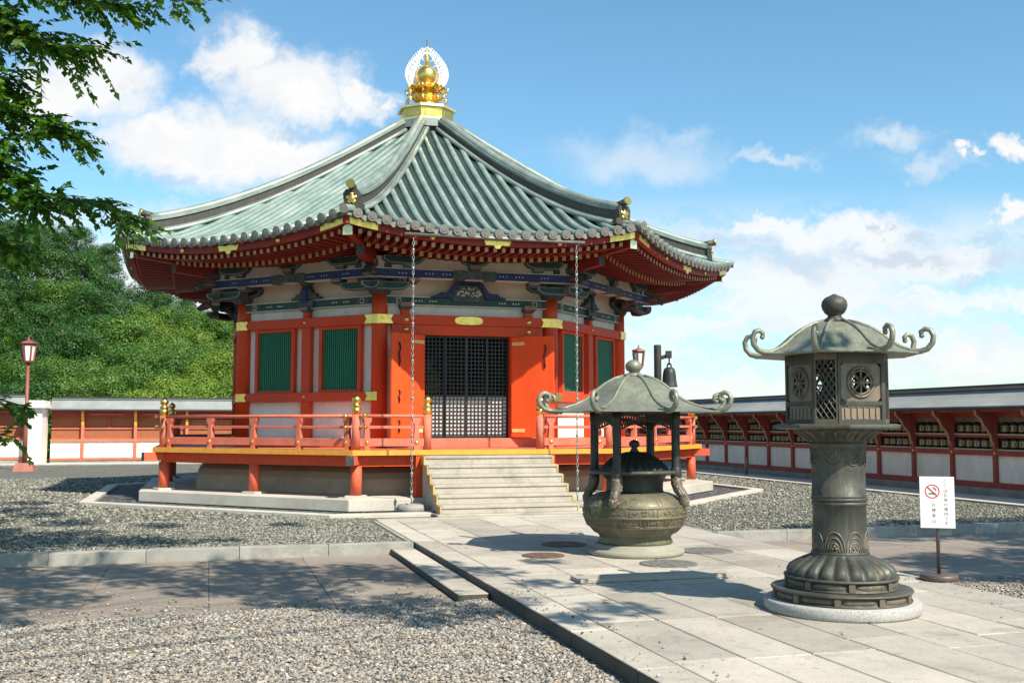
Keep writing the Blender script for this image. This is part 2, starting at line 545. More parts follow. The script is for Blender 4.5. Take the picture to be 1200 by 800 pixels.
M['wood'] = simple('tan_gallery_boards', (0.30, 0.095, 0.036), 0.7, var=0.25, scale=7, stretch=(6, 1, 1), stain=(0.22, 0.07, 0.03), stain_amt=0.5)
M['wallroof'] = simple('grey_copper_wall_roof', (0.24, 0.255, 0.245), 0.8, 0.0, var=0.2, scale=1.2, stain=(0.17, 0.185, 0.18), stain_amt=0.5, stretch=(1, 1, 1))
M['wallroofdark'] = simple('dark_roof_edge', (0.045, 0.048, 0.05), 0.6, 0.2, var=0.3)
M['shelf'] = simple('pale_shelf_board', (0.50, 0.45, 0.36), 0.7, var=0.15)
M['recess'] = simple('tan_recess_board', (0.33, 0.28, 0.215), 0.8, var=0.25)
M['wheel'] = simple('brown_gilt_wheel', (0.40, 0.31, 0.165), 0.45, 0.15, var=0.25, scale=16)
M['wheelcap'] = simple('black_wheel_cap', (0.014, 0.012, 0.011), 0.5, var=0.3)
M['sign'] = simple('white_sign_panel', (0.82, 0.82, 0.80), 0.45, var=0.02, bmp=0)
M['signred'] = simple('red_sign_print', (0.60, 0.02, 0.03), 0.5, var=0.02, bmp=0)
M['signblack'] = simple('dark_sign_print', (0.06, 0.06, 0.06), 0.5, var=0.02, bmp=0)
M['pole'] = simple('brown_painted_pole', (0.115, 0.085, 0.068), 0.45, 0.3, var=0.15)
M['lampred'] = simple('rust_red_lamp_paint', (0.22, 0.060, 0.042), 0.5, var=0.18)
M['lampfoot'] = simple('dull_red_lamp_foot', (0.34, 0.12, 0.085), 0.7, var=0.2)
M['lampglass'] = simple('frosted_lamp_pane', (0.72, 0.70, 0.66), 0.3, var=0.04, bmp=0)
M['rust'] = simple('rusty_iron_plate', (0.125, 0.080, 0.060), 0.75, 0.1, var=0.35, scale=7, stain=(0.09, 0.055, 0.04))
M['greyplate'] = simple('grey_iron_plate', (0.15, 0.145, 0.13), 0.7, 0.1, var=0.3, scale=9)
M['darkwood'] = simple('dark_stained_timber', (0.028, 0.022, 0.02), 0.7, var=0.3)
# ================================================================== THE PAVILION
pav = thing('octagonal_pavilion', 'red octagonal temple pavilion with green copper roof and gilded flame finial', 'temple hall', (CX, CY, 0))
_tab = [(0.6, 8.95), (1.5, 8.33), (2.6, 7.66), (4.25, 6.68), (5.5, 6.05), (6.7, 5.65), (7.2, 5.52), (7.6, 5.43)]
_pf = np.polyfit([p[0] for p in _tab], [p[1] for p in _tab], 4)


def Zc(r):
    return float(np.polyval(_pf, r))


AE = 6.98           # apothem of the eave


def lift(a, s):
    sm = a * T8
    return 0.30 * smooth01((a - 4.0) / (AE - 4.0)) * (1 - min(1.0, abs(s) / sm) ** 2.2)


def roofz(a, s):
    return Zc(a / C8) - lift(a, s)


def up(s):            # how far the eave turns up along its length
    return 0.30 * min(1.0, abs(s) / (AE * T8)) ** 2.2


# --- roof slope: pans, tile rolls, eave discs
b = MB()
na, ns = 26, 44
vs, fs = [], []
for i in range(na + 1):
    a = 0.62 + (AE - 0.62) * i / na
    for j in range(ns + 1):
        s = a * T8 * (2 * j / ns - 1)
        vs.append((s, -a, roofz(a, s)))
for i in range(na):
    for j in range(ns):
        q = i * (ns + 1) + j
        fs.append((q, q + 1, q + ns + 2, q + ns + 1))
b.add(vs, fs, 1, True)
# under-lip of the pans
vs = []
for j in range(ns + 1):
    s = AE * T8 * (2 * j / ns - 1)
    z = roofz(AE, s)
    vs += [(s, -AE, z), (s, -AE, z - 0.05), (s * 0.985, -AE + 0.12, z - 0.055)]
b.add(vs, [(3 * j + k, 3 * j + 3 + k, 3 * j + 4 + k, 3 * j + 1 + k) for j in range(ns) for k in (0, 1)], 2)
STEP = 0.2665
for j in range(-10, 11):
    s = j * STEP
    a0 = max(0.80, abs(s) / T8 + 0.22)
    a1 = AE + 0.07
    if a0 > a1 - 0.1:
        continue
    n = max(3, int((a1 - a0) / 0.3))
    pts = [(s, -(a0 + (a1 - a0) * k / n), roofz(min(AE, a0 + (a1 - a0) * k / n), s) + 0.018) for k in range(n + 1)]
    rad = 0.070
    b.tube(pts, [rad * (0.8 if p[1] > -1.6 else 1) for p in pts], 10, 0, True, True, 2)
    p = Vector(pts[-1])
    d = (Vector(pts[-1]) - Vector(pts[-2])).normalized()
    b.tube([p - d * 0.05, p + d * 0.012], 0.089, 12, 0, False, True, 2)
    b.tube([p + d * 0.0122, p + d * 0.02], 0.045, 10, 2, False, True, 2)
    # lap joints along the roll
    L_ = 0.0
    for k in range(1, n):
        if k % 2 == 0:
            q = Vector(pts[k])
            dd = (Vector(pts[k + 1]) - Vector(pts[k - 1])).normalized()
            b.tube([q - dd * 0.012, q + dd * 0.012], rad * 1.05, 10, 0, True, False)
    # half-visible pan lips between two discs
for j in range(-10, 10):
    s = (j + 0.5) * STEP
    z = roofz(AE, s)
    b.tube([(s, -AE - 0.03, z - 0.035), (s, -AE + 0.02, z - 0.035)], 0.055, 8, 2, False, True)
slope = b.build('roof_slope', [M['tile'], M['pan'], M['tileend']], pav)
round8(slope, SIDES)

# --- hip ridges with their end tiles
b = MB()
rs = np.linspace(0.72, 7.02, 22)
prev = None


def rh(r):
    return 0.36 + 0.10 * smooth01((r - 2) / 4)


def strip(b, w0, zlo, zhi, mat):
    vs = []
    for r in rs:
        z = Zc(r)
        h = rh(r)
        vs += [(-w0, -r, z + zlo * h - 0.03), (w0, -r, z + zlo * h - 0.03), (w0, -r, z + zhi * h), (-w0, -r, z + zhi * h)]
    fs = [(0, 1, 2, 3), tuple(len(vs) - 4 + k for k in (3, 2, 1, 0))]
    for i in range(len(rs) - 1):
        for k in range(4):
            k2 = (k + 1) % 4
            fs.append((4 * i + k, 4 * i + k2, 4 * i + 4 + k2, 4 * i + 4 + k))
    b.add(vs, fs, mat)


strip(b, 0.10, -0.35, 0.80, 1)
strip(b, 0.125, 0.22, 0.28, 0)
strip(b, 0.13, 0.74, 0.82, 0)
b.tube([(0, -r, Zc(r) + rh(r) * 0.86) for r in rs], 0.088, 12, 0)
for sx in (-1, 1):
    b.tube([(sx * 0.17, -r, Zc(r) + 0.05) for r in rs], 0.055, 8, 0)
# the corner roll that runs out under the ridge end to the very corner
b.tube([(0, -r, Zc(r) + 0.05) for r in (6.9, 7.2, 7.45, 7.66)], 0.085, 12, 0, True, True, 2)
hip = b.build('hip_ridge', [M['ridge'], M['ridgedark'], M['tileend']], pav, rz=R(22.5))
b = MB()
zr = Zc(7.05)
poly = [(0.86 * x_, z_ * 0.9) for x_, z_ in [(-0.26, 0.02), (-0.27, 0.14), (-0.17, 0.17), (-0.19, 0.36), (-0.13, 0.45), (0.13, 0.45), (0.19, 0.36), (0.17, 0.17), (0.27, 0.14), (0.26, 0.02)]]
b.prism(poly, -7.13, -7.02, 0, lambda x, y, z: (x, y, z + zr))
b.ball((0, -7.14, zr + 0.23), 0.07, 10, 6, 1, (1.1, 0.5, 1.1))
for k in range(5):
    a = PI / 2 + 2 * PI * k / 5
    b.ball((0.075 * math.cos(a), -7.135, zr + 0.23 + 0.075 * math.sin(a)), 0.042, 8, 6, 1, (1, 0.5, 1))
b.tube([(0, -6.85, zr + 0.42), (0, -7.22, zr + 0.49)], 0.075, 12, 0, True, True, 1)
b.tube([(0, -7.20, zr + 0.486), (0, -7.235, zr + 0.493)], 0.088, 12, 1, True, True)
orn = b.build('ridge_end_ornament', [M['ridgedark'], M['gold']], hip)
round8(hip, SIDES)

# --- crown platform and finial
b = MB()
b.oct(0.60, 8.86, 9.06, 1)
b.oct(0.70, 9.0, 9.18, 0)
platform = b.build('roof_crown_curb', [M['ridge'], M['ridgedark']], pav)
b = MB()
b.oct(0.64, 9.12, 9.40, 0)
b.oct(0.705, 9.08, 9.135, 1)
b.oct(0.70, 9.40, 9.47, 1)
for k in range(8):
    a = PI / 4 * k
    ca, sa = math.cos(a), math.sin(a)
    f = lambda x, y, z: (x * ca - y * sa, x * sa + y * ca, z)
    b.prism([(-0.17, 9.18), (0.17, 9.18), (0.17, 9.36), (-0.17, 9.36)], -0.652, -0.63, 2, f)
fbase = b.build('gilded_base', [M['gold'], M['goldpale'], M['gold']], pav, loc=(0, 0, 0.10), bevel=0.008)
b = MB()
b.lathe([(0.46, 9.47), (0.44, 9.52), (0.30, 9.58), (0.24, 9.66), (0.30, 9.72), (0.36, 9.78), (0.22, 9.84), (0.20, 9.90), (0.30, 9.96), (0.40, 10.02), (0.42, 10.06), (0.28, 10.07), (0.16, 10.1)], 24)
for k in range(16):      # lotus petals of the two bowls
    a = 2 * PI * k / 16
    for r0, z0, r1, z1, s in ((0.20, 9.90, 0.46, 10.07, 1.0), (0.24, 9.66, 0.42, 9.82, 0.8)):
        b.beam((r0 * math.cos(a), r0 * math.sin(a), z0), (r1 * math.cos(a), r1 * math.sin(a), z1), 0.12 * s, 0.02, 0)
for k in range(8):       # scrolled brackets with bells
    a = 2 * PI * (k + 0.5) / 8
    ca, sa = math.cos(a), math.sin(a)
    pts = [(0.30, 9.98), (0.42, 9.90), (0.52, 9.93), (0.56, 10.0), (0.51, 10.04), (0.47, 10.0)]
    b.tube([(r * ca, r * sa, z) for r, z in pts], 0.028, 6)
    b.tube([(0.50 * ca, 0.50 * sa, 9.92), (0.50 * ca, 0.50 * sa, 9.78)], 0.008, 5)
    b.lathe([(0.012, 9.78), (0.04, 9.74), (0.05, 9.66)], 8, 0, (0.50 * ca, 0.50 * sa))
fin = b.build('finial_stem', [M['gold']], pav, loc=(0, 0, 0.10))
b = MB()
prof = [(0.16, 10.06), (0.24, 10.12)]
for k in range(1, 12):
    t = -PI / 2 + 0.45 + (PI - 0.5) * k / 11
    prof.append((0.285 * math.cos(t), 10.36 + 0.285 * math.sin(t)))
prof += [(0.06, 10.66), (0.05, 10.74), (0.075, 10.78), (0.045, 10.83), (0.06, 10.87), (0.02, 10.96), (0.012, 11.32)]
b.lathe(prof, 28)
jewel = b.build('jewel', [M['gold']], pav, loc=(0, 0, 0.11))
# pierced flame halo: a lattice of little bars inside a leaf outline
b = MB()


def flame_w(t):      # half width against height 0..1
    return 0.52 * (math.sin(PI * min(1, t ** 0.8 * 0.80 + 0.20)) ** 0.8)


zz = lambda t: 10.16 + 1.06 * t
outer = [(flame_w(t), zz(t)) for t in np.linspace(0.0, 0.985, 22)]
for sx in (-1, 1):
    b.tube([(sx * x, 0.02, z) for x, z in outer] + [(0, 0.02, 11.27)], 0.022, 6)
    inner = [(x * 0.62, 0.02, 10.22 + (z - 10.16) * 0.86) for x, z in outer]
    b.tube([(sx * p[0], p[1], p[2]) for p in inner], 0.016, 6)
    for k in range(1, 21):
        x, z = outer[k]
        xi, yi, zi = inner[max(0, k - 2)]
        b.tube([(sx * xi, 0.02, zi), (sx * (x * 0.8), 0.02, z - 0.035), (sx * x, 0.02, z)], 0.017, 5)
        b.tube([(sx * x * 0.97, 0.02, z), (sx * (x + 0.035), 0.02, z + 0.05), (sx * (x + 0.022), 0.02, z + 0.09)], [0.02, 0.014, 0.004], 5)
        if k % 2 == 0:
            b.tube([(sx * x * 0.93, 0.02, z), (sx * x * 0.8, 0.02, z + 0.07), (sx * x * 0.66, 0.02, z + 0.03), (sx * x * 0.70, 0.02, z - 0.04)], 0.013, 5)
for k in range(64):     # little curling flames that fill the leaf
    t_ = random.uniform(0.0, 0.93)
    w_ = flame_w(t_)
    x = random.uniform(0.30 if t_ < 0.45 else 0.06, max(0.31, w_ * 0.92)) * random.choice((-1, 1))
    if abs(x) > w_ * 0.95:
        continue
    z = zz(t_)
    s_ = 0.05 + 0.03 * random.random()
    sg = 1 if x > 0 else -1
    b.tube([(x - sg * s_, 0.02, z - s_ * 0.6), (x, 0.02, z - s_ * 0.2), (x + sg * s_ * 0.5, 0.02, z + s_ * 0.5), (x, 0.02, z + s_ * 1.1)], [0.013, 0.013, 0.011, 0.005], 5)
halo = b.build('flame_halo', [M['halo']], pav, rz=R(-16.1 + 4))

# --- eaves: soffit boards, fascia, rafters, hip rafters
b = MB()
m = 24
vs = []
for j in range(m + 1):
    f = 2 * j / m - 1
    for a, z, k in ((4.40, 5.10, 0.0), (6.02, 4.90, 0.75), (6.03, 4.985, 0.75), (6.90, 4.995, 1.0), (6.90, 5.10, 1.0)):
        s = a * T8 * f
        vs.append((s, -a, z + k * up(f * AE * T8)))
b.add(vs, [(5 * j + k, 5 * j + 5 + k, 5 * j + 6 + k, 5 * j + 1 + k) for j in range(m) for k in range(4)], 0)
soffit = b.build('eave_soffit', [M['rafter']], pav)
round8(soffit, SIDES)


def fascia(name, a0, a1, zb, zt, k, mat):
    b = MB()
    vs = []
    for j in range(m + 1):
        f = 2 * j / m - 1
        u_ = k * up(f * AE * T8)
        for a, z in ((a0, zb), (a1, zb), (a1, zt), (a0, zt)):
            vs.append((a * T8 * f, -a, z + u_))
    fs = []
    for j in range(m):
        for q in range(4):
            q2 = (q + 1) % 4
            fs.append((4 * j + q, 4 * j + q2, 4 * j + 4 + q2, 4 * j + 4 + q))
    b.add(vs, fs)
    o = b.build(name, [mat], pav)
    round8(o, SIDES)


fascia('eave_fascia', 6.80, 6.905, 4.955, 5.085, 1.0, M['eavered'])
fascia('rafter_tie_board', 5.985, 6.055, 4.885, 4.985, 0.75, M['eavered'])
# rafters: the front ones one by one, the rest as one mass
b0 = MB()
b0.box(-0.035, 0.035, -0.045, 0.045, -0.5, 0, 0)
RF = []
for j in range(-16, 17):
    s = j * 0.172
    RF.append((s, max(5.75, abs(s) / T8 + 0.12), 6.74, 4.96, 4.905, 1.0, 0.072))
for j in range(-14, 14):
    s = (j + 0.5) * 0.172
    RF.append((s, max(4.55, abs(s) / T8 + 0.12), 6.0 + 0.02, 5.04, 4.835, 0.75, 0.08))


def rafter(b, s, a0, a1, z0, z1, k, w, turn=0.0):
    if a0 > a1 - 0.08:
        return False
    u_ = k * up(s * AE / a1 if k < 1 else s)
    n = len(b.v)
    b.beam((s, -a0, z0 + u_ * 0.8 - 0.01), (s, -a1, z1 + u_), w, w * 1.15, 0)
    d = 0.008
    b.beam((s, -a1 - 0.0005, z1 + u_), (s, -a1 - d, z1 + u_ - 0.001), w * 0.98, w * 1.13, 1 if k == 1.0 else 2)
    if turn:
        ca, sa = math.cos(turn), math.sin(turn)
        for i in range(n, len(b.v)):
            x, y, z = b.v[i]
            b.v[i] = (x * ca - y * sa, x * sa + y * ca, z)
    return True


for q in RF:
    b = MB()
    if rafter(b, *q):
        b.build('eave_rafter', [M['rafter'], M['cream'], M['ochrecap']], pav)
b = MB()
for d in SIDES:
    for q in RF:
        rafter(b, *q, turn=R(d))
tag(b.build('eave_rafter', [M['rafter'], M['cream'], M['ochrecap']], pav), kind='stuff')
b = MB()
b.beam((0, -4.9, 4.98), (0, -7.36, 5.17), 0.15, 0.18, 0)
b.beam((0, -4.9, 4.80), (0, -6.45, 4.93), 0.17, 0.2, 0)
b.prism([(-0.09, 5.05), (0.09, 5.05), (0.09, 5.2), (0, 5.26), (-0.09, 5.2)], -7.375, -7.362, 1)
b.beam((0, -6.452, 4.93), (0, -6.46, 4.93), 0.165, 0.19, 2)
hr = b.build('hip_rafter', [M['rafter'], M['goldpale'], M['bracket']], pav, rz=R(22.5))
round8(hr, SIDES)
# gilt fittings of the eave fascia
for sx in (-1, 1):
    b = MB()
    x0, x1 = sx * 2.80, sx * 2.28
    n = 6
    h = 0.062
    vs = []
    for i in range(n + 1):
        x = x0 + (x1 - x0) * i / n
        z = 5.02 + up(x)
        vs += [(x, -6.909, z - h), (x, -6.909, z + h), (x, -6.93, z + h), (x, -6.93, z - h)]
    x = x1 + 0.05 * sx
    vs += [(x, -6.909, 5.02 + up(x)), (x, -6.93, 5.02 + up(x))]
    fs = [(0, 1, 2, 3)]
    for i in range(n):
        for q in range(4):
            q2 = (q + 1) % 4
            fs.append((4 * i + q, 4 * i + q2, 4 * i + 4 + q2, 4 * i + 4 + q))
    fs.append((4 * n, 4 * n + 3, 4 * n + 2, 4 * n + 1))
    b.add(vs[:-2], fs)
    fit = b.build('eave_corner_fitting', [M['gold']], pav)
    round8(fit, SIDES)
b = MB()
poly = [(-0.27, 0.06), (-0.23, -0.05), (-0.08, -0.045), (-0.04, -0.11), (0.04, -0.11), (0.08, -0.045), (0.23, -0.05), (0.27, 0.06)]
b.prism(poly, -6.93, -6.909, 0, lambda x, y, z: (x, y, z + 5.01))
fit = b.build('eave_middle_fitting', [M['gold']], pav)
round8(fit, SIDES)
for sx in (-1, 1):
    b = MB()
    b.ball((sx * 1.25, -6.915, 5.02 + up(1.25)), 0.055, 12, 6, 0, (1, 0.4, 1))
    fit = b.build('eave_stud', [M['gold']], pav)
    round8(fit, SIDES)
b = MB()
b.tube([(-1.80, -7.0, 5.085), (1.72, -7.0, 5.085)], 0.030, 10)
for x in np.linspace(-1.7, 1.6, 7):
    b.box(x - 0.01, x + 0.01, -7.03, -6.9, 5.10, 5.115)
b.build('eave_gutter', [M['gutter']], pav)

# --- columns, beams, walls
AW = 4.458
RW = 4.825
b = MB()
b.lathe([(0.165, 1.0), (0.165, 3.9), (0.158, 4.29)], 24)
for z, h in ((2.15, 0.10), (3.74, 0.10)):
    pass
col = b.build('column', [M['red']], pav, loc=(0, 0, 0))
for v in col.data.vertices:
    v.co.y -= RW
col.rotation_euler = (0, 0, R(22.5))
round8(col, SIDES)
HS = RW * math.sin(PI / 8)     # half side 1.846
b = MB()
b.box(-HS, HS, -AW + 0.02, -AW + 0.12, 1.1, 5.1)
wp = b.build('plaster_wall', [M['white']], pav, rz=R(45))
round8(wp, [45, 90, 135, 180, 225, 270])
b = MB()     # front wall is open in the middle
b.box(-HS, -0.97, -AW + 0.02, -AW + 0.12, 1.1, 3.45)
b.box(0.97, HS, -AW + 0.02, -AW + 0.12, 1.1, 3.45)
b.box(-HS, HS, -AW + 0.02, -AW + 0.12, 3.45, 5.1)
b.build('plaster_wall', [M['white']], pav)


def allsides(name, mb, mats, front=True, bevel=0.0):
    if front:
        o = mb.build(name, mats, pav, bevel=bevel)
        round8(o, SIDES)
    else:
        o = mb.build(name, mats, pav, rz=R(45), bevel=bevel)
        round8(o, [45, 90, 135, 180, 225, 270])
    return o


allsides('upper_rail_beam', MB().side8(AW, AW + 0.17, 3.645, 3.845), [M['red']], bevel=0.008)
allsides('lower_rail_beam', MB().side8(AW, AW + 0.16, 2.07, 2.26), [M['red']], False, 0.008)
allsides('floor_rail_beam', MB().side8(AW, AW + 0.17, 1.107, 1.30), [M['red']], False, 0.008)
b = MB()
b.box(-HS, HS, -AW - 0.10, -AW + 0.0, 4.055, 4.225, 0)
b.box(-HS, HS, -AW - 0.103, -AW + 0.0, 4.215, 4.235, 1)
b.box(-HS, HS, -AW - 0.103, -AW + 0.0, 4.045, 4.062, 1)
for c in (-1.05, -0.75, 0.75, 1.05):
    for d in (-0.06, 0, 0.06):
        b.box(c + d - 0.014, c + d + 0.014, -AW - 0.105, -AW - 0.09, 4.125, 4.155, 1)
for sx in (-1, 1):
    b.box(sx * 1.47 - 0.15, sx * 1.47 + 0.15, -AW - 0.106, -AW - 0.02, 4.065, 4.212, 2)
    b.box(sx * 1.47 - 0.05, sx * 1.47 + 0.05, -AW - 0.112, -AW - 0.02, 4.085, 4.19, 1)
    b.box(sx * 1.47 - 0.035, sx * 1.47 + 0.035, -AW - 0.116, -AW - 0.02, 4.1, 4.175, 2)
allsides('painted_tie_beam', b, [M['greenbeam'], M['paletrim'], M['bracket']])
b = MB()
AP = 5.08
b.side8(AP - 0.085, AP + 0.085, 4.54, 4.71, 0)
b.side8(AP - 0.09, AP + 0.09, 4.706, 4.718, 1)
b.side8(AP - 0.09, AP + 0.09, 4.532, 4.544, 1)
for c in (-1.5, -0.95, -0.6, 0.6, 0.95, 1.5):
    for d in (-0.07, 0, 0.07):
        b.box(c + d - 0.011, c + d + 0.011, -AP - 0.089, -AP, 4.615, 4.637, 2)
allsides('painted_purlin', b, [M['bluebeam'], M['paletrim'], M['paletrim']])
# upper white boards just above the purlin
b = MB()
b.side8(AP - 0.04, AP + 0.02, 4.72, 4.97, 0)
allsides('upper_plaster_board', b, [M['shadeplaster']])
b = MB()      # slanting plaster between wall and purlin
b.add([(-HS, -AW, 4.66), (HS, -AW, 4.66), (AP * T8, -AP, 4.70), (-AP * T8, -AP, 4.70)], [(0, 1, 2, 3)])
allsides('soffit_plaster', b, [M['shadeplaster']])
b = MB()
b.box(-HS, HS, -AW - 0.004, -AW + 0.02, 4.236, 4.66)
allsides('upper_wall_plaster', b, [M['shadeplaster']])

# gilt bands where the rail beams meet at the columns
for nm, ap, z0, z1, ln, front in (('gilt_beam_band', AW + 0.17, 3.652, 3.838, 0.33, True), ('gilt_lower_band', AW + 0.16, 2.078, 2.252, 0.30, False)):
    for sx in (-1, 1):
        b = MB()
        e = (ap + 0.014) * T8
        zm = (z0 + z1) / 2
        q = [(sx * e, z0), (sx * (e - ln), z0), (sx * (e - ln + 0.05), zm), (sx * (e - ln), z1), (sx * e, z1)]
        b.prism(q, -ap - 0.014, -ap - 0.002)
        allsides(nm, b, [M['gold']], front)


def block(b, x, y, z, w=0.17, h=0.11, d=None, ang=0.0, origin=(0, 0)):
    """a bearing block: splayed foot, straight top, painted red face in a pale outline"""
    d = d or w
    ca, sa = math.cos(ang), math.sin(ang)
    T = lambda p: (origin[0] + (x + p[0]) * ca - (y + p[1]) * sa, origin[1] + (x + p[0]) * sa + (y + p[1]) * ca, p[2])
    lv = [(0.36, z), (0.5, z + 0.4 * h), (0.5, z + h)]
    vs = []
    for k, zz_ in lv:
        vs += [T((-w * k, -d * k, zz_)), T((w * k, -d * k, zz_)), T((w * k, d * k, zz_)), T((-w * k, d * k, zz_))]
    fs = [(3, 2, 1, 0), (8, 9, 10, 11)]
    for i in range(2):
        for k in range(4):
            k2 = (k + 1) % 4
            fs.append((4 * i + k, 4 * i + k2, 4 * i + 4 + k2, 4 * i + 4 + k))
    b.add(vs, fs, 0)
    for g, mt in ((0.0, 1), (0.016, 2)):
        e = 0.003 + g * 0.2
        vs = [T((-w * 0.5 + g + 0.012, -d * 0.5 - e, z + 0.44 * h + g)), T((w * 0.5 - g - 0.012, -d * 0.5 - e, z + 0.44 * h + g)),
              T((w * 0.5 - g - 0.012, -d * 0.5 - e, z + h - g - 0.008)), T((-w * 0.5 + g + 0.012, -d * 0.5 - e, z + h - g - 0.008))]
        b.add(vs, [(0, 1, 2, 3)], mt)


BM = [M['bracket'], M['armtrim'], M['pinkblock'], M['armgreen']]
BW = 0.62      # arm reach


def arm(b, L0, z, h, ang, y, o, w=0.14):
    """boat-shaped bracket arm along x, painted green inside a pale line"""
    ca, sa = math.cos(ang), math.sin(ang)
    f = lambda x, yy, zz_: (o[0] + x * ca - (y + yy) * sa, o[1] + x * sa + (y + yy) * ca, zz_)
    poly = [(-L0, z + h), (-L0, z + 0.55 * h), (-L0 * 0.8, z + 0.15 * h), (-L0 * 0.5, z), (L0 * 0.5, z), (L0 * 0.8, z + 0.15 * h), (L0, z + 0.55 * h), (L0, z + h)]
    b.prism(poly, -w / 2, w / 2, 0, f)
    p2 = [(x * 0.95, z + 0.018 + (zz_ - z) * 0.86) for x, zz_ in poly]
    b.prism(p2, -w / 2 - 0.003, w / 2 + 0.003, 1, f)
    p3 = [(x * 0.90, z + 0.03 + (zz_ - z) * 0.74) for x, zz_ in poly]
    b.prism(p3, -w / 2 - 0.006, w / 2 + 0.006, 3, f)


def bracket_set():
    b = MB()
    block(b, 0, -RW, 4.25, 0.46, 0.24)
    root = b.build('column_bracket', BM, pav, rz=R(22.5))
    o = (0, -RW)
    for sx in (-1, 1):         # arms along the two wall planes
        a = sx * PI / 8
        c = MB()
        arm(c, 0.50, 4.38, 0.17, a, 0, (0.05 * sx, -RW - 0.02))
        c.build('bracket_arm', BM, root)
        c = MB()
        # long arm under the purlin, parallel to the side
        arm(c, 0.50, 4.28, 0.17, a, -BW - 0.0, (0.0, -RW))
        c.build('bracket_arm', BM, root)
        for x in (0.36, ):
            c = MB()
            block(c, sx * x, 0, 4.545, 0.24, 0.13, ang=a, origin=(0.02 * sx, -RW - 0.04))
            c.build('bearing_block', BM, root)
            c = MB()
            block(c, sx * (x + 0.22), -BW, 4.43, 0.24, 0.11, ang=a, origin=(0, -RW))
            c.build('bearing_block', BM, root)
            c = MB()
            block(c, sx * (x + 0.12), -BW, 4.735, 0.25, 0.12, ang=a, origin=(0, -RW))
            c.build('bearing_block', BM, root)
            c = MB()
            arm(c, 0.42, 4.80, 0.17, a, -BW, (sx * 0.36, -RW + 0.06))
            c.build('bracket_arm', BM, root)
    c = MB()                   # dark core of the cluster
    for w_, d_, z0, z1 in ((0.40, 0.34, 4.49, 4.56), (0.62, 0.50, 4.56, 4.66), (0.74, 0.60, 4.70, 4.82)):
        c.box(-w_ / 2, w_ / 2, -RW - d_, -RW + 0.1, z0, z1)
    c.build('bracket_core', BM, root)
    c = MB()                   # stepped arm out along the corner
    c.prism([(4.72, 4.42), (5.15, 4.42), (5.34, 4.50), (5.34, 4.56), (4.72, 4.56)], -0.08, 0.08, 0, lambda x, y, z: (y, -x, z))
    c.prism([(4.72, 4.60), (5.65, 4.58), (5.92, 4.50), (5.98, 4.56), (5.80, 4.72), (4.72, 4.74)], -0.085, 0.085, 0, lambda x, y, z: (y, -x, z))
    c.box(-0.09, 0.09, -5.80, -5.5, 4.6, 4.63, 2)
    c.build('corner_nose', BM, root)
    c = MB()
    block(c, 0, -5.28, 4.47, 0.2, 0.12)
    c.build('bearing_block', BM, root)
    c = MB()
    block(c, 0, -5.55, 4.74, 0.24, 0.13)
    c.build('bearing_block', BM, root)
    return root


round8(bracket_set(), SIDES)
# mid-side bracket over the purlin
b = MB()
arm(b, 0.30, 4.83, 0.13, 0, -AP - 0.02, (0, 0), 0.13)
midb = b.build('middle_bracket', BM, pav)
c = MB()
block(c, 0, -AP - 0.02, 4.73, 0.26, 0.11)
c.build('bearing_block', BM, midb)
c = MB()
c.box(-0.17, 0.17, -AP - 0.098, -AP + 0.09, 4.535, 4.715, 0)
for sx in (-1, 1):
    c.box(sx * 0.32 - 0.13, sx * 0.32 + 0.13, -AP - 0.095, -AP + 0.09, 4.53, 4.72, 0)
c.build('purlin_wrap', BM, midb)
round8(midb, SIDES)
# side faces: short post, carved strut, block
b = MB()
pl = [(-0.40, 4.24), (-0.36, 4.30), (-0.29, 4.29), (-0.25, 4.37), (-0.19, 4.34), (-0.13, 4.45), (-0.07, 4.53), (0.07, 4.53), (0.13, 4.45), (0.19, 4.34), (0.25, 4.37), (0.29, 4.29), (0.36, 4.30), (0.40, 4.24)]
b.prism(pl, -AW - 0.16, -AW - 0.02, 0)
b.box(-0.055, 0.055, -AW - 0.19, -AW - 0.1, 4.16, 4.52, 1)
b.box(-0.2, 0.2, -AW - 0.17, -AW - 0.05, 4.06, 4.22, 0)
sst = b.build('carved_strut', [M['bracket'], M['bluebeam']], pav, rz=R(45))
c = MB()
block(c, 0, -AW - 0.10, 3.97, 0.2, 0.11)
c.build('bearing_block', BM, sst)
c = MB()
block(c, 0, -AW - 0.12, 4.53, 0.2, 0.10)
c.build('bearing_block', BM, sst)
round8(sst, [45, 90, 135, 180, 225, 270])
allsides('short_post', MB().box(-0.075, 0.075, -AW - 0.13, -AW + 0.0, 3.845, 3.98), [M['red']], False)
allsides('middle_post', MB().box(-0.115, 0.115, -AW - 0.12, -AW + 0.0, 1.30, 3.645), [M['red']], False)
b = MB()
b.ball((0, -AW - 0.172, 3.745), 0.035, 10, 6, 0, (1, 0.5, 1))
allsides('gilt_stud', b, [M['gold']], False)
b = MB()
b.ball((0, -AW - 0.162, 2.165), 0.035, 10, 6, 0, (1, 0.5, 1))
allsides('gilt_lower_stud', b, [M['gold']], False)
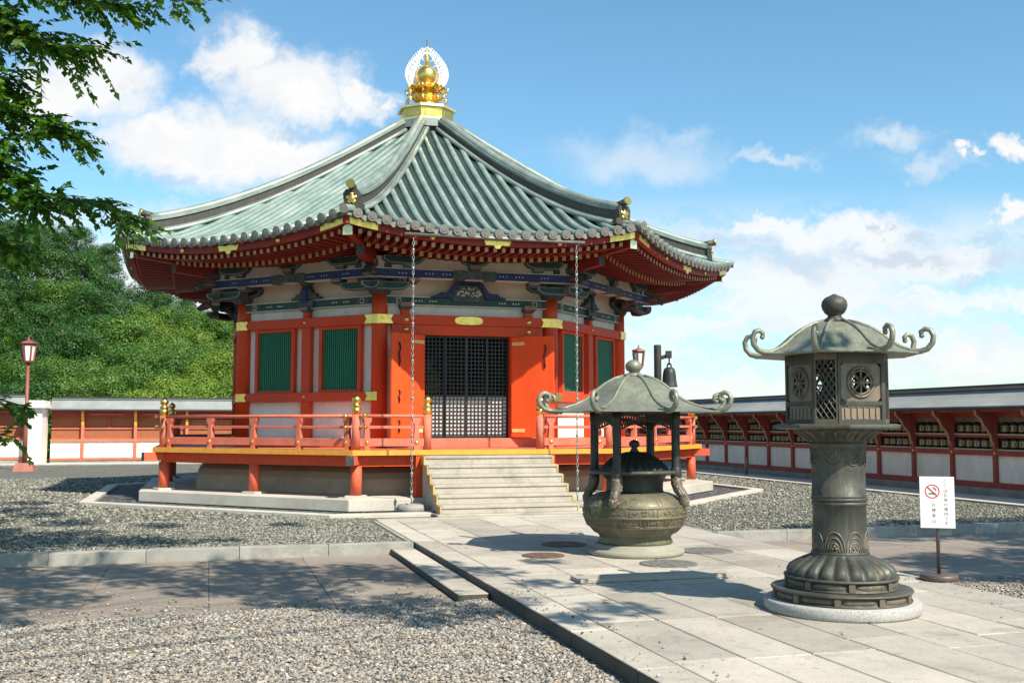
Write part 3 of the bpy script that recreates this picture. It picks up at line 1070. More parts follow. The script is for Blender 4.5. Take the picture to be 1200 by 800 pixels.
# windows
for c0 in (-0.89, 0.89):
    b = MB()
    g, fr = 0.47, 0.085
    y0, y1 = -AW - 0.10, -AW + 0.0
    b.box(c0 - g - fr, c0 - g, y0, y1, 2.26, 3.645)
    b.box(c0 + g, c0 + g + fr, y0, y1, 2.26, 3.645)
    b.box(c0 - g, c0 + g, y0, y1, 3.575, 3.645)
    b.box(c0 - g, c0 + g, y0, y1, 2.26, 2.31)
    w = b.build('window', [M['red']], pav, rz=R(45), bevel=0.006)
    b = MB()
    b.box(c0 - g, c0 + g, -AW - 0.02, -AW, 2.31, 3.575, 1)
    for k in range(17):
        x = c0 - g + (k + 0.5) * 2 * g / 17
        b.prism([(x - 0.019, -AW - 0.021), (x + 0.019, -AW - 0.021), (x + 0.013, -AW - 0.052), (x - 0.013, -AW - 0.052)], 2.311, 3.574, 0, lambda q, y, z: (q, z, y))
    b.build('slatted_shutter', [M['green'], M['greenbeam']], w)
    round8(w, [45, 90, 135, 180, 225, 270])

# --- the front: lintel, frame, doors, lattice screens
b = MB()
b.box(-1.62, 1.62, -AW - 0.15, -AW + 0.0, 3.435, 3.64)
b.build('door_lintel', [M['red']], pav, bevel=0.01)
b = MB()
poly = []
for k in range(24):
    a = 2 * PI * k / 24
    poly.append((0.30 * math.copysign(abs(math.cos(a)) ** 0.6, math.cos(a)), 3.745 + 0.085 * math.copysign(abs(math.sin(a)) ** 0.75, math.sin(a))))
b.prism(poly, -AW - 0.192, -AW - 0.172)
b.build('lintel_plaque', [M['gold']], pav)
for sx in (-1, 1):
    for z, y in ((3.745, 0.172), (3.54, 0.152)):
        b = MB()
        b.ball((sx * 1.32, -AW - y, z), 0.055, 12, 6, 0, (1, 0.6, 1))
        b.build('gilt_stud', [M['gold']], pav)
    b = MB()
    b.box(sx * 1.33 - 0.085, sx * 1.33 + 0.085, -AW - 0.12, -AW + 0.0, 3.845, 3.98)
    b.build('short_post', [M['red']], pav)
    b = MB()
    block(b, sx * 1.33, -AW - 0.09, 3.955, 0.26, 0.14)
    b.build('bearing_block', BM, pav)
    b = MB()
    b.box(sx * 0.97 - 0.055, sx * 0.97 + 0.055, -AW - 0.11, -AW + 0.03, 1.30, 3.435)
    b.build('door_jamb', [M['red']], pav, bevel=0.006)
b = MB()
b.box(-1.6, 1.6, -AW - 0.14, -AW + 0.05, 1.107, 1.30)
b.build('door_threshold', [M['rail']], pav, bevel=0.01)
# blue frog-leg strut with carved panel
b = MB()
L2 = [(0.10, 4.60), (0.20, 4.59), (0.30, 4.53), (0.36, 4.44), (0.42, 4.35), (0.50, 4.32), (0.60, 4.335), (0.68, 4.27), (0.80, 4.24), (0.80, 4.215), (0.36, 4.215), (0.33, 4.30), (0.28, 4.42), (0.20, 4.50), (0.0, 4.52)]
half = L2
poly = half + [(-x, z) for x, z in reversed(half[:-1])]
b.prism(poly, -AW - 0.20, -AW - 0.05)
fl = b.build('frog_leg_strut', [M['bluebeam']], pav)
b = MB()
b.prism([(0.33, 4.14), (0.34, 4.26), (0.28, 4.40), (0.20, 4.49), (-0.20, 4.49), (-0.28, 4.40), (-0.34, 4.26), (-0.33, 4.14)], -AW - 0.15, -AW - 0.07)
for k in range(40):
    x = random.uniform(-0.27, 0.27)
    z = random.uniform(4.26, 4.46 - abs(x) * 0.35)
    a = random.uniform(0, PI)
    b.tube([(x - 0.03 * math.cos(a), -AW - 0.155, z - 0.03 * math.sin(a)), (x, -AW - 0.165, z + 0.012), (x + 0.03 * math.cos(a), -AW - 0.155, z + 0.03 * math.sin(a))], 0.010, 5, 1)
b.build('carved_panel', [M['bracket'], M['paletrim']], fl)
# door leaves, opened outwards
for sx in (-1, 1):
    th_ = R(34) * -sx
    b = MB()
    x0, x1 = (0.0, 0.93 * sx)
    b.box(min(x0, x1), max(x0, x1), -0.055, 0.0, 1.32, 3.43, 0)
    for z in (1.36, 2.3, 3.36):
        b.box(min(x0, x1) + 0.02, max(x0, x1) - 0.02, 0.0005, 0.012, z - 0.05, z + 0.05, 0)
    d = b.build('door_leaf', [M['door']], pav, loc=(sx * 0.96, -AW - 0.115, 0), rz=th_, bevel=0.006)
    for z in (3.0, 2.15, 1.55):
        c = MB()
        h = 0.24 if z > 2.5 else 0.13
        xx = sx * 0.74
        c.tube([(xx, -0.07, z + h), (xx + 0.025, -0.085, z + h * 0.6), (xx - 0.012, -0.085, z), (xx + 0.012, -0.085, z - h * 0.6), (xx, -0.07, z - h)], 0.016, 6)
        c.build('door_hook', [M['iron']], d)
    for z in (3.28, 1.46):
        c = MB()
        c.box(min(0.02 * sx, 0.3 * sx), max(0.02 * sx, 0.3 * sx), -0.063, -0.055, z - 0.035, z + 0.035)
        c.build('door_hinge', [M['goldpaint']], d)
# four sliding lattice screens
for i, x0 in enumerate((-0.915, -0.4575, 0.0, 0.4575)):
    y = -AW + (0.06 if i in (0, 3) else 0.02)
    x1 = x0 + 0.4575
    b = MB()
    fw = 0.03
    b.box(x0, x0 + fw, y, y + 0.035, 1.30, 3.435)
    b.box(x1 - fw, x1, y, y + 0.035, 1.30, 3.435)
    for z in (1.30, 2.16, 3.395):
        b.box(x0 + fw, x1 - fw, y, y + 0.035, z, z + 0.04)
    for k in range(1, 5):
        x = x0 + fw + (x1 - x0 - 2 * fw) * k / 5
        b.box(x - 0.009, x + 0.009, y + 0.004, y + 0.02, 1.34, 3.40)
    for k in range(1, 26):
        z = 1.30 + 2.1 * k / 26
        b.box(x0 + fw, x1 - fw, y + 0.008, y + 0.026, z - 0.009, z + 0.009)
    s_ = b.build('lattice_screen', [M['black']], pav)
    c = MB()
    c.box(x0 + 0.01, x1 - 0.01, y + 0.04, y + 0.05, 1.32, 2.17)
    c.build('white_lower_panel', [M['paper']], s_)
# dim room behind
b = MB()
b.oct(4.2, 1.107, 1.13, 0)
b.build('hall_floor', [M['interior']], pav)
b = MB()
b.box(-1.3, 1.3, -1.2, 0.2, 1.13, 1.9, 0)
b.box(-0.9, 0.9, -1.0, 0.2, 1.9, 2.3, 1)
b.lathe([(0.35, 2.3), (0.4, 2.5), (0.25, 2.9), (0.12, 3.0), (0.16, 3.15), (0.02, 3.3)], 16, 1, (0, -0.4))
b.build('altar', [M['interior'], M['goldpaint']], pav)

# --- veranda
AV = 6.31
b = MB()
b.side8(AW, AV - 0.10, 1.03, 1.106, 0)
vf = allsides('veranda_floor', b, [M['rail']])
b = MB()
b.side8(AV - 0.10, AV, 1.012, 1.108, 0)
allsides('veranda_edge_board', b, [M['yellow']])
b = MB()
b.side8(6.0, 6.14, 0.80, 1.01, 0)
allsides('veranda_beam', b, [M['red']])
b = MB()
b.side8(4.7, 4.8, 0.66, 1.03, 0)
allsides('inner_veranda_beam', b, [M['rafter']])
b = MB()
b.beam((0, -4.6, 0.92), (0, -7.02, 0.92), 0.15, 0.17, 0)
b.beam((0, -7.021, 0.92), (0, -7.03, 0.92), 0.155, 0.175, 1)
bb = b.build('corner_floor_beam', [M['post'], M['bracket']], pav, rz=R(22.5))
round8(bb, SIDES)
b = MB()
b.lathe([(0.108, 0.26), (0.108, 0.80)], 20, 0, (0, -6.57))
vp = b.build('veranda_post', [M['post']], pav, rz=R(22.5))
c = MB()
c.box(-0.17, 0.17, -6.57 - 0.17, -6.57 + 0.17, 0.215, 0.265)
c.build('post_pad', [M['granite']], vp)
round8(vp, SIDES)
b = MB()
b.lathe([(0.108, 0.26), (0.108, 0.80)], 20, 0, (0, -6.07))
vp = b.build('veranda_post', [M['post']], pav, rz=R(45))
c = MB()
c.box(-0.17, 0.17, -6.07 - 0.17, -6.07 + 0.17, 0.215, 0.265)
c.build('post_pad', [M['granite']], vp)
round8(vp, [45, 90, 135, 180, 225, 270])
for x in (-1.36, 1.28):
    b = MB()
    b.box(x - 0.06, x + 0.06, -6.30, -6.02, 0.22, 0.995)
    b.build('stair_side_post', [M['red']], pav)

# railing
AR = 6.10


def giboshi(b, x, y, z, r=0.085):
    prof = [(r, 0), (r, 0.06), (r * 1.08, 0.065), (r * 1.08, 0.085), (r, 0.09), (r, 0.15), (r * 1.08, 0.155), (r * 1.08, 0.175), (r * 0.72, 0.19), (r * 0.62, 0.21), (r * 0.95, 0.24), (r * 1.08, 0.275), (r * 0.95, 0.31), (r * 0.5, 0.34), (0.012, 0.37)]
    b.lathe([(rr, z + zz_) for rr, zz_ in prof], 20, 0, (x, y))


def cap_post(x, y, rz, z1=1.78):
    b = MB()
    b.lathe([(0.082, 1.106), (0.082, z1)], 18, 0, (x, y))
    p = b.build('railing_post', [M['rail']], pav, rz=rz)
    c = MB()
    giboshi(c, x, y, z1)
    c.build('gilt_post_cap', [M['gold']], p)
    return p


cp = cap_post(0, -6.60, R(22.5))
round8(cp, SIDES)
for x in (-1.17, 1.10):
    cap_post(x, -AR, 0)


def rail_run(x0, x1, rz, copies, stretch=True):
    specs = (('handrail', 1.745, 0.034, None), ('middle_rail', 1.535, 0.028, 0.055), ('base_rail', 1.25, 0.045, 0.15))
    for name, z, r, h in specs:
        b = MB()
        if h is None:
            b.tube([(x0, -AR, z), (x1, -AR, z)], r, 10)
        else:
            b.box(x0, x1, -AR - r, -AR + r, z - h / 2, z + h / 2)
        round8(b.build(name, [M['rail']], pav, rz=rz, bevel=0 if h is None else 0.006), copies)
    n = max(2, round((x1 - x0) / 1.25) + 1)
    xs = np.linspace(x0 + 0.14, x1 - 0.14, n)
    for x in xs:
        b = MB()
        b.prism([(-0.055, 1.33), (0.055, 1.33), (0.04, 1.5), (0.04, 1.58), (0.085, 1.66), (0.085, 1.715), (-0.085, 1.715), (-0.085, 1.66), (-0.04, 1.58), (-0.04, 1.5)], -AR - 0.05, -AR + 0.05, 0, lambda q, y, z: (q + x, y, z))
        b.box(x - 0.05, x + 0.05, -AR - 0.055, -AR + 0.055, 1.106, 1.33)
        s = b.build('rail_strut', [M['rail']], pav, rz=rz)
        c = MB()
        c.ball((x, -AR - 0.06, 1.245), 0.038, 10, 6, 0, (1, 0.6, 1))
        c.build('gilt_stud', [M['gold']], s)
        round8(s, copies)


HR = 6.60 * math.sin(PI / 8) - 0.06
rail_run(-HR, HR, R(45), [45, 90, 135, 180, 225, 270])
rail_run(-HR, -1.24, 0, [])
rail_run(1.17, HR, 0, [])
# rail ends that poke out past the corner posts, capped in black iron
b = MB()
for sx in (-1, 1):
    a = sx * PI / 8
    for z, r in ((1.745, 0.034), (1.535, 0.03)):
        p0 = Vector((0, -6.60, z))
        d = Vector((math.cos(a), math.sin(a), 0)) * sx * -1
        b.tube([p0, p0 - d * -0.22], r, 8, 0)
        b.tube([p0 + d * 0.17, p0 + d * 0.24], r + 0.006, 8, 1)
rl = b.build('rail_end', [M['rail'], M['gold']], pav, rz=R(22.5))
round8(rl, SIDES)

# --- plinth under the building
b = MB()
prof = [(5.42, 0.222), (5.42, 0.40), (5.38, 0.52), (5.28, 0.64), (5.12, 0.73), (4.9, 0.775), (4.6, 0.78)]
b.lathe([(a / C8, z) for a, z in prof], 8, 0, a0=PI / 8, smooth=False)
b.build('plaster_mound', [M['mound']], pav)
b = MB()
b.side8(5.2, 6.55, 0.0, 0.22, 0)
allsides('stone_plinth', b, [M['granite']], bevel=0.012)

# ================================================================== stone stairs, rain chains
sv = 6.315
t = thing('stone_stairs', 'pale stone stairs of six steps leading up to the open red doors', 'stairs', W(-0.06, 0), TH)
for k in range(6):
    z1 = 1.0 - k * 0.163
    y1 = -(sv + 0.29 * (k + 1))
    b = MB()
    zb = z1 - 0.163 + 0.001 if k < 5 else 0.046
    b.add([(-1.24, y, z) for y, z in ((-sv - 0.002, zb), (y1 + 0.022, zb), (y1 + 0.022, z1 - 0.055), (y1, z1 - 0.045), (y1, z1), (-sv - 0.002, z1))] + [(1.24, y, z) for y, z in ((-sv - 0.002, zb), (y1 + 0.022, zb), (y1 + 0.022, z1 - 0.055), (y1, z1 - 0.045), (y1, z1), (-sv - 0.002, z1))],
          [(0, 1, 2, 3, 4, 5), (11, 10, 9, 8, 7, 6)] + [(i, (i + 1) % 6, 6 + (i + 1) % 6, 6 + i) for i in range(6)])
    o = b.build('stair_step', [M['step']], t, bevel=0.006)
    for xa in (-1.272, 1.242):
        c = MB()
        c.box(xa, xa + 0.030, y1 + 0.01, y1 + 0.30, z1 - 0.16, z1 - 0.008)
        c.build('yellow_end_board', [M['ochreboard']], o)
b = MB()
b.box(-1.34, 1.34, -8.16, -6.56, 0.004, 0.045)
b.build('stair_foot_slab', [M['step']], t, bevel=0.008)


def rain_chain(u, label):
    b = MB()
    z = 5.02
    k = 0
    while z > 0.30:
        L0 = 0.085
        pts = []
        for i in range(11):
            a = 2 * PI * i / 10
            w, h = 0.019 * math.cos(a), L0 / 2 * math.sin(a)
            pts.append((w, 0, z - L0 / 2 + h) if k % 2 else (0, w, z - L0 / 2 + h))
        b.tube(pts, 0.0075, 5)
        if k % 5 == 3:
            b.lathe([(0.010, z - 0.07), (0.024, z - 0.04), (0.028, z - 0.01)], 10, 0)
        z -= L0 * 0.80
        k += 1
    b.tube([(0, 0, 0.31), (0, 0, 0.16)], 0.012, 6)
    o = b.build('rain_chain', [M['chain']], None, W(u, -7.03), TH)
    tag(o, label, 'rain chain', 'rain chains under the front eave')


rain_chain(-1.64, 'pale rain chain hanging from the front eave before the left orange door leaf')
rain_chain(1.54, 'pale rain chain hanging from the front eave behind the incense burner')
for u, lab in ((-1.64, 'rough stone drip block under the rain chain beside the left end of the stairs'), (1.54, 'rough stone drip block under the rain chain behind the incense burner')):
    b = MB()
    b.lathe([(0.26, 0.0), (0.28, 0.08), (0.25, 0.15), (0.16, 0.155), (0.12, 0.11), (0.0, 0.10)], 10, 0)
    o = b.build('drip_stone', [M['kerb']], None, W(u, -7.03), TH)
    tag(o, lab, 'drip stone', 'drip stones under the rain chains')
# ================================================================== THE GROUND
P0 = (CX, CY, 0)


def ground_obj(name, mb, mats, kind='structure', bevel=0.0):
    o = mb.build(name, mats, None, P0, TH, bevel)
    return tag(o, kind=kind)


b = MB()
b.add([(-900, -900, -0.26), (900, -900, -0.26), (900, 900, -0.26), (-900, 900, -0.26)], [(0, 1, 2, 3)])
ground_obj('ground', b, [M['earth']])
VK = -11.7     # front edge of the raised beds
UL, UR = -2.47, 2.05


def sheet(b, u0, u1, v0, v1, z, mat=0):
    b.add([(u0, v0, z), (u1, v0, z), (u1, v1, z), (u0, v1, z)], [(0, 1, 2, 3)], mat)


# raised gravel court (everything behind the kerbs); the octagon in the middle is cut out by the trench kerb standing above it
b = MB()
sheet(b, -45, 11.0, VK + 0.2, 22, -0.02)
ground_obj('gravel_court', b, [M['greygravel']])
b = MB()
sheet(b, -45, 45, -60, -15.8, -0.125)
ground_obj('gravel_forecourt', b, [M['tangravel']])
# worn brown paving, individually laid big slabs
b = MB()


def slabs(b, u0, u1, v0, v1, z, du, dv, gap, along_v=True, jit=0.002, th=0.06, side=0, stag=True):
    k = 0
    nu = max(1, round((u1 - u0) / du))
    du = (u1 - u0) / nu
    for i in range(nu):
        ua, ub = u0 + i * du + gap / 2, u0 + (i + 1) * du - gap / 2
        v = v0 - (random.uniform(0, dv) if stag else 0)
        while v < v1:
            va, vb = max(v0, v) + gap / 2, min(v1, v + dv) - gap / 2
            v += dv
            if vb - va < 0.06:
                continue
            zz_ = [z + random.uniform(-jit, jit) for _ in range(4)]
            e = 0.006
            top = [(ua + e, va + e, zz_[0]), (ub - e, va + e, zz_[1]), (ub - e, vb - e, zz_[2]), (ua + e, vb - e, zz_[3])]
            mid = [(ua, va, z - e), (ub, va, z - e), (ub, vb, z - e), (ua, vb, z - e)]
            bot = [(x, y, z - th) for x, y, _ in mid]
            vs = top + mid + bot
            fs = [(0, 1, 2, 3)]
            fside = []
            for q in range(4):
                q2 = (q + 1) % 4
                fs += [(q, 4 + q, 4 + q2, q2)]
                fside += [(4 + q, 8 + q, 8 + q2, 4 + q2)]
            b.add(vs, fs, 0)
            o = len(b.v) - 12
            for f_ in fside:
                b.f.append(tuple(i_ + o for i_ in f_))
                b.m.append(side)
                b.s.append(False)


slabs(b, -24, -2.80, -15.85, VK, -0.15, 1.2, 0.69, 0.004, jit=0.003)
slabs(b, 2.06, 26, -16.4, VK, -0.15, 1.2, 0.69, 0.004, jit=0.003)
ground_obj('brown_paving', b, [M['paved']])
b = MB()
sheet(b, -45, 45, -16.6, VK + 0.1, -0.19)
ground_obj('paving_bed', b, [M['joint']])
# the stone path
b = MB()
slabs(b, UL + 0.32, UR - 0.02, -27, -15.9, 0.0, 0.55, 1.45, 0.013, jit=0.0025)
slabs(b, UL + 0.32, UR - 0.02, -15.9, -8.42, 0.0, 0.66, 1.6, 0.011, jit=0.002)
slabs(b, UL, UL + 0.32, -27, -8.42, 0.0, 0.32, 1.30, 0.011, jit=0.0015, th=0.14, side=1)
slabs(b, UL, UR, -8.42, -8.17, 0.012, 0.9, 0.4, 0.006, jit=0.001, th=0.1, stag=False)
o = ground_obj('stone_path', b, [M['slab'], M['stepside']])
b = MB()
b.box(UL + 0.03, UR - 0.04, -27, -8.2, -0.2, -0.018)
ground_obj('path_bed', b, [M['joint']])
b = MB()
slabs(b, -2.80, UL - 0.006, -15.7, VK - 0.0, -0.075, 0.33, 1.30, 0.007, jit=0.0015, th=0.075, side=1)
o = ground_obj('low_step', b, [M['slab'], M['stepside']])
# kerbs of the two beds
for nm, u0, u1 in (('kerb', -30, -2.48), ('kerb', 2.07, 24)):
    b = MB()
    slabs(b, u0, u1, VK, VK + 0.22, 0.0, 1.15, 1.0, 0.008, jit=0.003, th=0.19, stag=False)
    ground_obj(nm, b, [M['kerb']])
b = MB()
slabs(b, 2.05, 2.12, VK + 0.22, -8.3, -0.004, 0.07, 1.2, 0.006, th=0.1)
slabs(b, UL - 0.07, UL, VK + 0.22, -8.3, -0.004, 0.07, 1.2, 0.006, th=0.1)
ground_obj('kerb', b, [M['kerb']])
# octagonal pebble trench with its kerb
b = MB()
b.side8(6.56, 7.40, -0.014, -0.012, 0)
o = b.build('pebble_trench', [M['trench']], None, P0, TH)
tag(o, kind='structure')
for d in SIDES:
    c = o.copy()
    COL.objects.link(c)
    c.rotation_euler = (0, 0, TH + R(d))
b = MB()
b.side8(7.40, 7.65, -0.05, 0.045, 0)
o = b.build('trench_kerb', [M['granite']], None, P0, TH, bevel=0.01)
tag(o, kind='structure')
for d in SIDES:
    c = o.copy()
    COL.objects.link(c)
    c.rotation_euler = (0, 0, TH + R(d))
# pale paved strips along the two walls
b = MB()
sheet(b, 10.15, 11.45, -40, 21, 0.012)
sheet(b, -45, 10.15, 18.9, 20.6, 0.012)
ground_obj('pavement', b, [M['wheat']])
b = MB()
b.box(10.03, 10.15, -40, 18.9, -0.06, 0.02)
b.box(-45, 10.03, 18.78, 18.9, -0.06, 0.02)
ground_obj('pavement_kerb', b, [M['kerb']], bevel=0.008)


# ---------------- loose stones
def stones(name, mat, pts, smin, smax, z, flat=0.6):
    ico_v = []
    g = (1 + 5 ** 0.5) / 2
    for a_, b_ in ((1, g), (-1, g), (1, -g), (-1, -g)):
        ico_v += [(a_, b_, 0), (0, a_, b_), (b_, 0, a_)]
    ico_v = np.array(ico_v, float)
    ico_v /= np.linalg.norm(ico_v, axis=1)[:, None]
    # faces by hull: all triples with mutual distance == edge
    d = np.linalg.norm(ico_v[:, None] - ico_v[None], axis=2)
    e = np.min(d[d > 1e-6])
    adj = (abs(d - e) < 1e-3)
    F = []
    for i in range(12):
        for j in range(i + 1, 12):
            for k in range(j + 1, 12):
                if adj[i, j] and adj[j, k] and adj[i, k]:
                    n = np.cross(ico_v[j] - ico_v[i], ico_v[k] - ico_v[i])
                    F.append((i, j, k) if n @ ico_v[i] > 0 else (i, k, j))
    F = np.array(F)
    n = len(pts)
    sz = smin + (smax - smin) * rng.random(n) ** 1.8
    sc = sz[:, None] * np.stack([0.7 + 0.6 * rng.random(n), 0.7 + 0.6 * rng.random(n), flat * (0.6 + 0.6 * rng.random(n))], 1)
    V = ico_v[None] * (0.8 + 0.4 * rng.random((n, 12, 1))) * sc[:, None, :]
    tx = rng.normal(0, 0.35, n)
    cx_, sx_ = np.cos(tx)[:, None], np.sin(tx)[:, None]
    y, zq = V[..., 1] * cx_ - V[..., 2] * sx_, V[..., 1] * sx_ + V[..., 2] * cx_
    V = np.stack([V[..., 0], y, zq], 2)
    a = rng.random(n) * 2 * PI
    ca, sa = np.cos(a)[:, None], np.sin(a)[:, None]
    x, y = V[..., 0] * ca - V[..., 1] * sa, V[..., 0] * sa + V[..., 1] * ca
    V = np.stack([x, y, V[..., 2]], 2)
    V += np.concatenate([pts, (z + sz * 0.18 + rng.random(n) * 0.012)[:, None]], 1)[:, None, :]
    FF = (F[None] + 12 * np.arange(n)[:, None, None]).reshape(-1, 3)
    me = mesh_np(name, V.reshape(-1, 3), FF, [mat])
    o = bpy.data.objects.new(name, me)
    COL.objects.link(o)
    o.location = P0
    o.rotation_euler = (0, 0, TH)
    return tag(o, kind='stuff')


def scatter(n, u0, u1, v0, v1):
    return np.stack([u0 + (u1 - u0) * rng.random(n), v0 + (v1 - v0) * rng.random(n)], 1)


p = scatter(160000, -10.2, -2.52, -21.5, -15.75)
edge = -15.8 + 0.10 * np.sin(p[:, 0] * 2.3) + 0.07 * np.sin(p[:, 0] * 5.1 + 1)
p = p[(p[:, 1] < edge) & ((p[:, 0] < -2.53))]
stones('loose_gravel', M['pebble'], p, 0.006, 0.020, -0.127)
p = scatter(22000, 2.08, 6.5, -19.5, -16.3)
p = p[p[:, 1] < -16.42 + 0.06 * np.sin(p[:, 0] * 3)]
stones('loose_gravel', M['pebble'], p, 0.006, 0.020, -0.127)
p = np.concatenate([scatter(36000, -10.5, -2.6, VK + 0.25, -7.4), scatter(24000, 2.15, 9.9, VK + 0.25, -5.0)])
ang = np.abs(np.stack([p[:, 1], (p[:, 0] + p[:, 1]) / 2 ** .5, (p[:, 0] - p[:, 1]) / 2 ** .5, p[:, 0]], 1)).max(1)
p = p[ang > 7.68]
p2_ = np.concatenate([scatter(42000, -13, -2.6, -7.5, 8.0), scatter(26000, 2.2, 9.95, -7.0, 6.0)])
an2 = np.abs(np.stack([p2_[:, 1], (p2_[:, 0] + p2_[:, 1]) / 2 ** .5, (p2_[:, 0] - p2_[:, 1]) / 2 ** .5, p2_[:, 0]], 1)).max(1)
p2_ = p2_[(an2 > 7.68)]
stones('grey_loose_gravel', M['greypebble'], p2_, 0.016, 0.040, -0.022)
stones('grey_loose_gravel', M['greypebble'], p, 0.009, 0.026, -0.022)
# a few stray stones and fallen leaves on paving
p = np.concatenate([scatter(420, -10, -2.85, -15.75, -15.2), scatter(160, -10, -2.85, -15.4, -13.8), scatter(60, -2.78, -2.5, -15.7, -15.3)])
stones('stray_gravel', M['pebble'], p, 0.008, 0.02, -0.148)

# stones kicked onto the path, and dry leaves
p = np.concatenate([scatter(90, UL + 0.02, UL + 0.5, -20, -15.8), scatter(50, 1.5, 2.0, -19, -16.4), scatter(40, UL, 2.0, -19, -9)])
stones('stray_gravel', M['pebble'], p, 0.006, 0.016, 0.002)
n_ = 150
lp = np.concatenate([scatter(60, -10, -2.6, -18.5, -15.9), scatter(40, -9, -2.9, -15.6, -11.9), scatter(30, -2.4, 2.0, -19.5, -9), scatter(20, 2.2, 6, -18, -12)])
zl = np.where((lp[:, 0] > UL) & (lp[:, 0] < UR), 0.006, np.where(lp[:, 1] < -15.8, -0.10, -0.142))
Vl, Fl = [], []
for (x, y), z in zip(lp, zl):
    a_ = random.uniform(0, 6.28)
    L_ = random.uniform(0.018, 0.04)
    dx, dy = math.cos(a_) * L_, math.sin(a_) * L_
    k_ = len(Vl)
    Vl += [(x - dx, y - dy, z + random.uniform(0, 0.008)), (x + dy * 0.45, y - dx * 0.45, z), (x + dx, y + dy, z + random.uniform(0, 0.012)), (x - dy * 0.45, y + dx * 0.45, z + random.uniform(0, 0.01))]
    Fl.append((k_, k_ + 1, k_ + 2, k_ + 3))
me = mesh_np('fallen_leaves', np.array(Vl), np.array(Fl), [M['dryleaf']])
o = bpy.data.objects.new('fallen_leaves', me)
COL.objects.link(o)
o.location = P0
o.rotation_euler = (0, 0, TH)
tag(o, kind='stuff')

# long low slab laid across the path, and the round iron plates
b = MB()
b.box(-0.86, 0.86, -0.15, 0.15, 0.003, 0.042)
o = b.build('low_stone_slab', [M['slab']], None, W(-0.72, -15.70), TH, bevel=0.006)
tag(o, 'long low stone slab lying across the path between the incense burner and the lantern', 'stone slab')
for (u, v, r, mt, lab) in ((-1.25, -13.61, 0.26, 'rust', 'rust brown round iron plate in the path, the one lying apart from the burner'),
                           (-0.62, -12.55, 0.30, 'rust', 'rust brown round iron plate half hidden behind the incense burner'),
                           (-0.10, -14.72, 0.33, 'greyplate', 'grey round iron plate in the path just before the incense burner'),
                           (0.87, -13.72, 0.34, 'greyplate', 'grey round iron plate in sunlight on the path right of the incense burner')):
    b = MB()
    b.lathe([(r, 0.0), (r, 0.010), (r - 0.012, 0.013), (r - 0.03, 0.011), (0.05, 0.012), (0.001, 0.012)], 36)
    for k in range(10):
        a = 2 * PI * k / 10
        b.box(0.6 * r * math.cos(a) - 0.015, 0.6 * r * math.cos(a) + 0.015, 0.6 * r * math.sin(a) - 0.015, 0.6 * r * math.sin(a) + 0.015, 0.010, 0.0145)
    o = b.build('round_iron_plate', [M[mt]], None, W(u, v, 0.001), TH)
    tag(o, lab, 'cover plate', 'round iron plates around the incense burner')

# ================================================================== BRONZE LANTERN
t = thing('bronze_lantern', 'tall dark bronze lantern with a round pillar and eight curled roof horns', 'lantern', W(0.10, -17.85), TH)
b = MB()
b.lathe([(0.645, 0.003), (0.655, 0.02), (0.655, 0.085), (0.64, 0.10), (0.0, 0.10)], 64)
b.build('stone_ring', [M['ringstone']], t)


def tier(r, z0, z1, npan):
    b = MB()
    h = z1 - z0
    b.lathe([(r * 0.99, z0), (r, z0 + 0.006), (r, z0 + h * 0.12), (r * 0.965, z0 + h * 0.16), (r * 0.965, z0 + h * 0.72), (r, z0 + h * 0.76), (r * 1.015, z0 + h * 0.85), (r * 1.01, z0 + h * 0.97), (r * 0.98, z1), (0.0, z1)], 64)
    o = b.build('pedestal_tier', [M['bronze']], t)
    for k in range(npan):
        a = 2 * PI * (k + 0.5) / npan
        c = MB()
        # divider
        p = Vector((r * 0.972 * math.cos(a), r * 0.972 * math.sin(a), 0))
        c.beam(p + Vector((0, 0, z0 + h * 0.14)), p + Vector((0, 0, z0 + h * 0.74)), 0.05, 0.03, 0, (math.cos(a), math.sin(a), 0))
        w = 2 * PI / npan * 0.36
        am = a + PI / npan
        vs, fs = [], []
        for q in range(9):
            aa = am - w + 2 * w * q / 8
            e = 0.5 if q in (0, 8) else 1
            for zf, rr in ((0.24 + (0.1 if e < 1 else 0), 0.966), (0.45, 0.966 + 0.018 * e), (0.64 - (0.1 if e < 1 else 0), 0.966)):
                vs.append((r * rr * math.cos(aa), r * rr * math.sin(aa), z0 + h * zf))
        for q in range(8):
            for z_ in range(2):
                fs.append((3 * q + z_, 3 * q + 3 + z_, 3 * q + 4 + z_, 3 * q + 1 + z_))
        c.add(vs, fs, 1, True)
        c.build('pedestal_panel', [M['bronze'], M['bronzetan']], o)


tier(0.585, 0.10, 0.20, 10)
tier(0.475, 0.20, 0.305, 8)
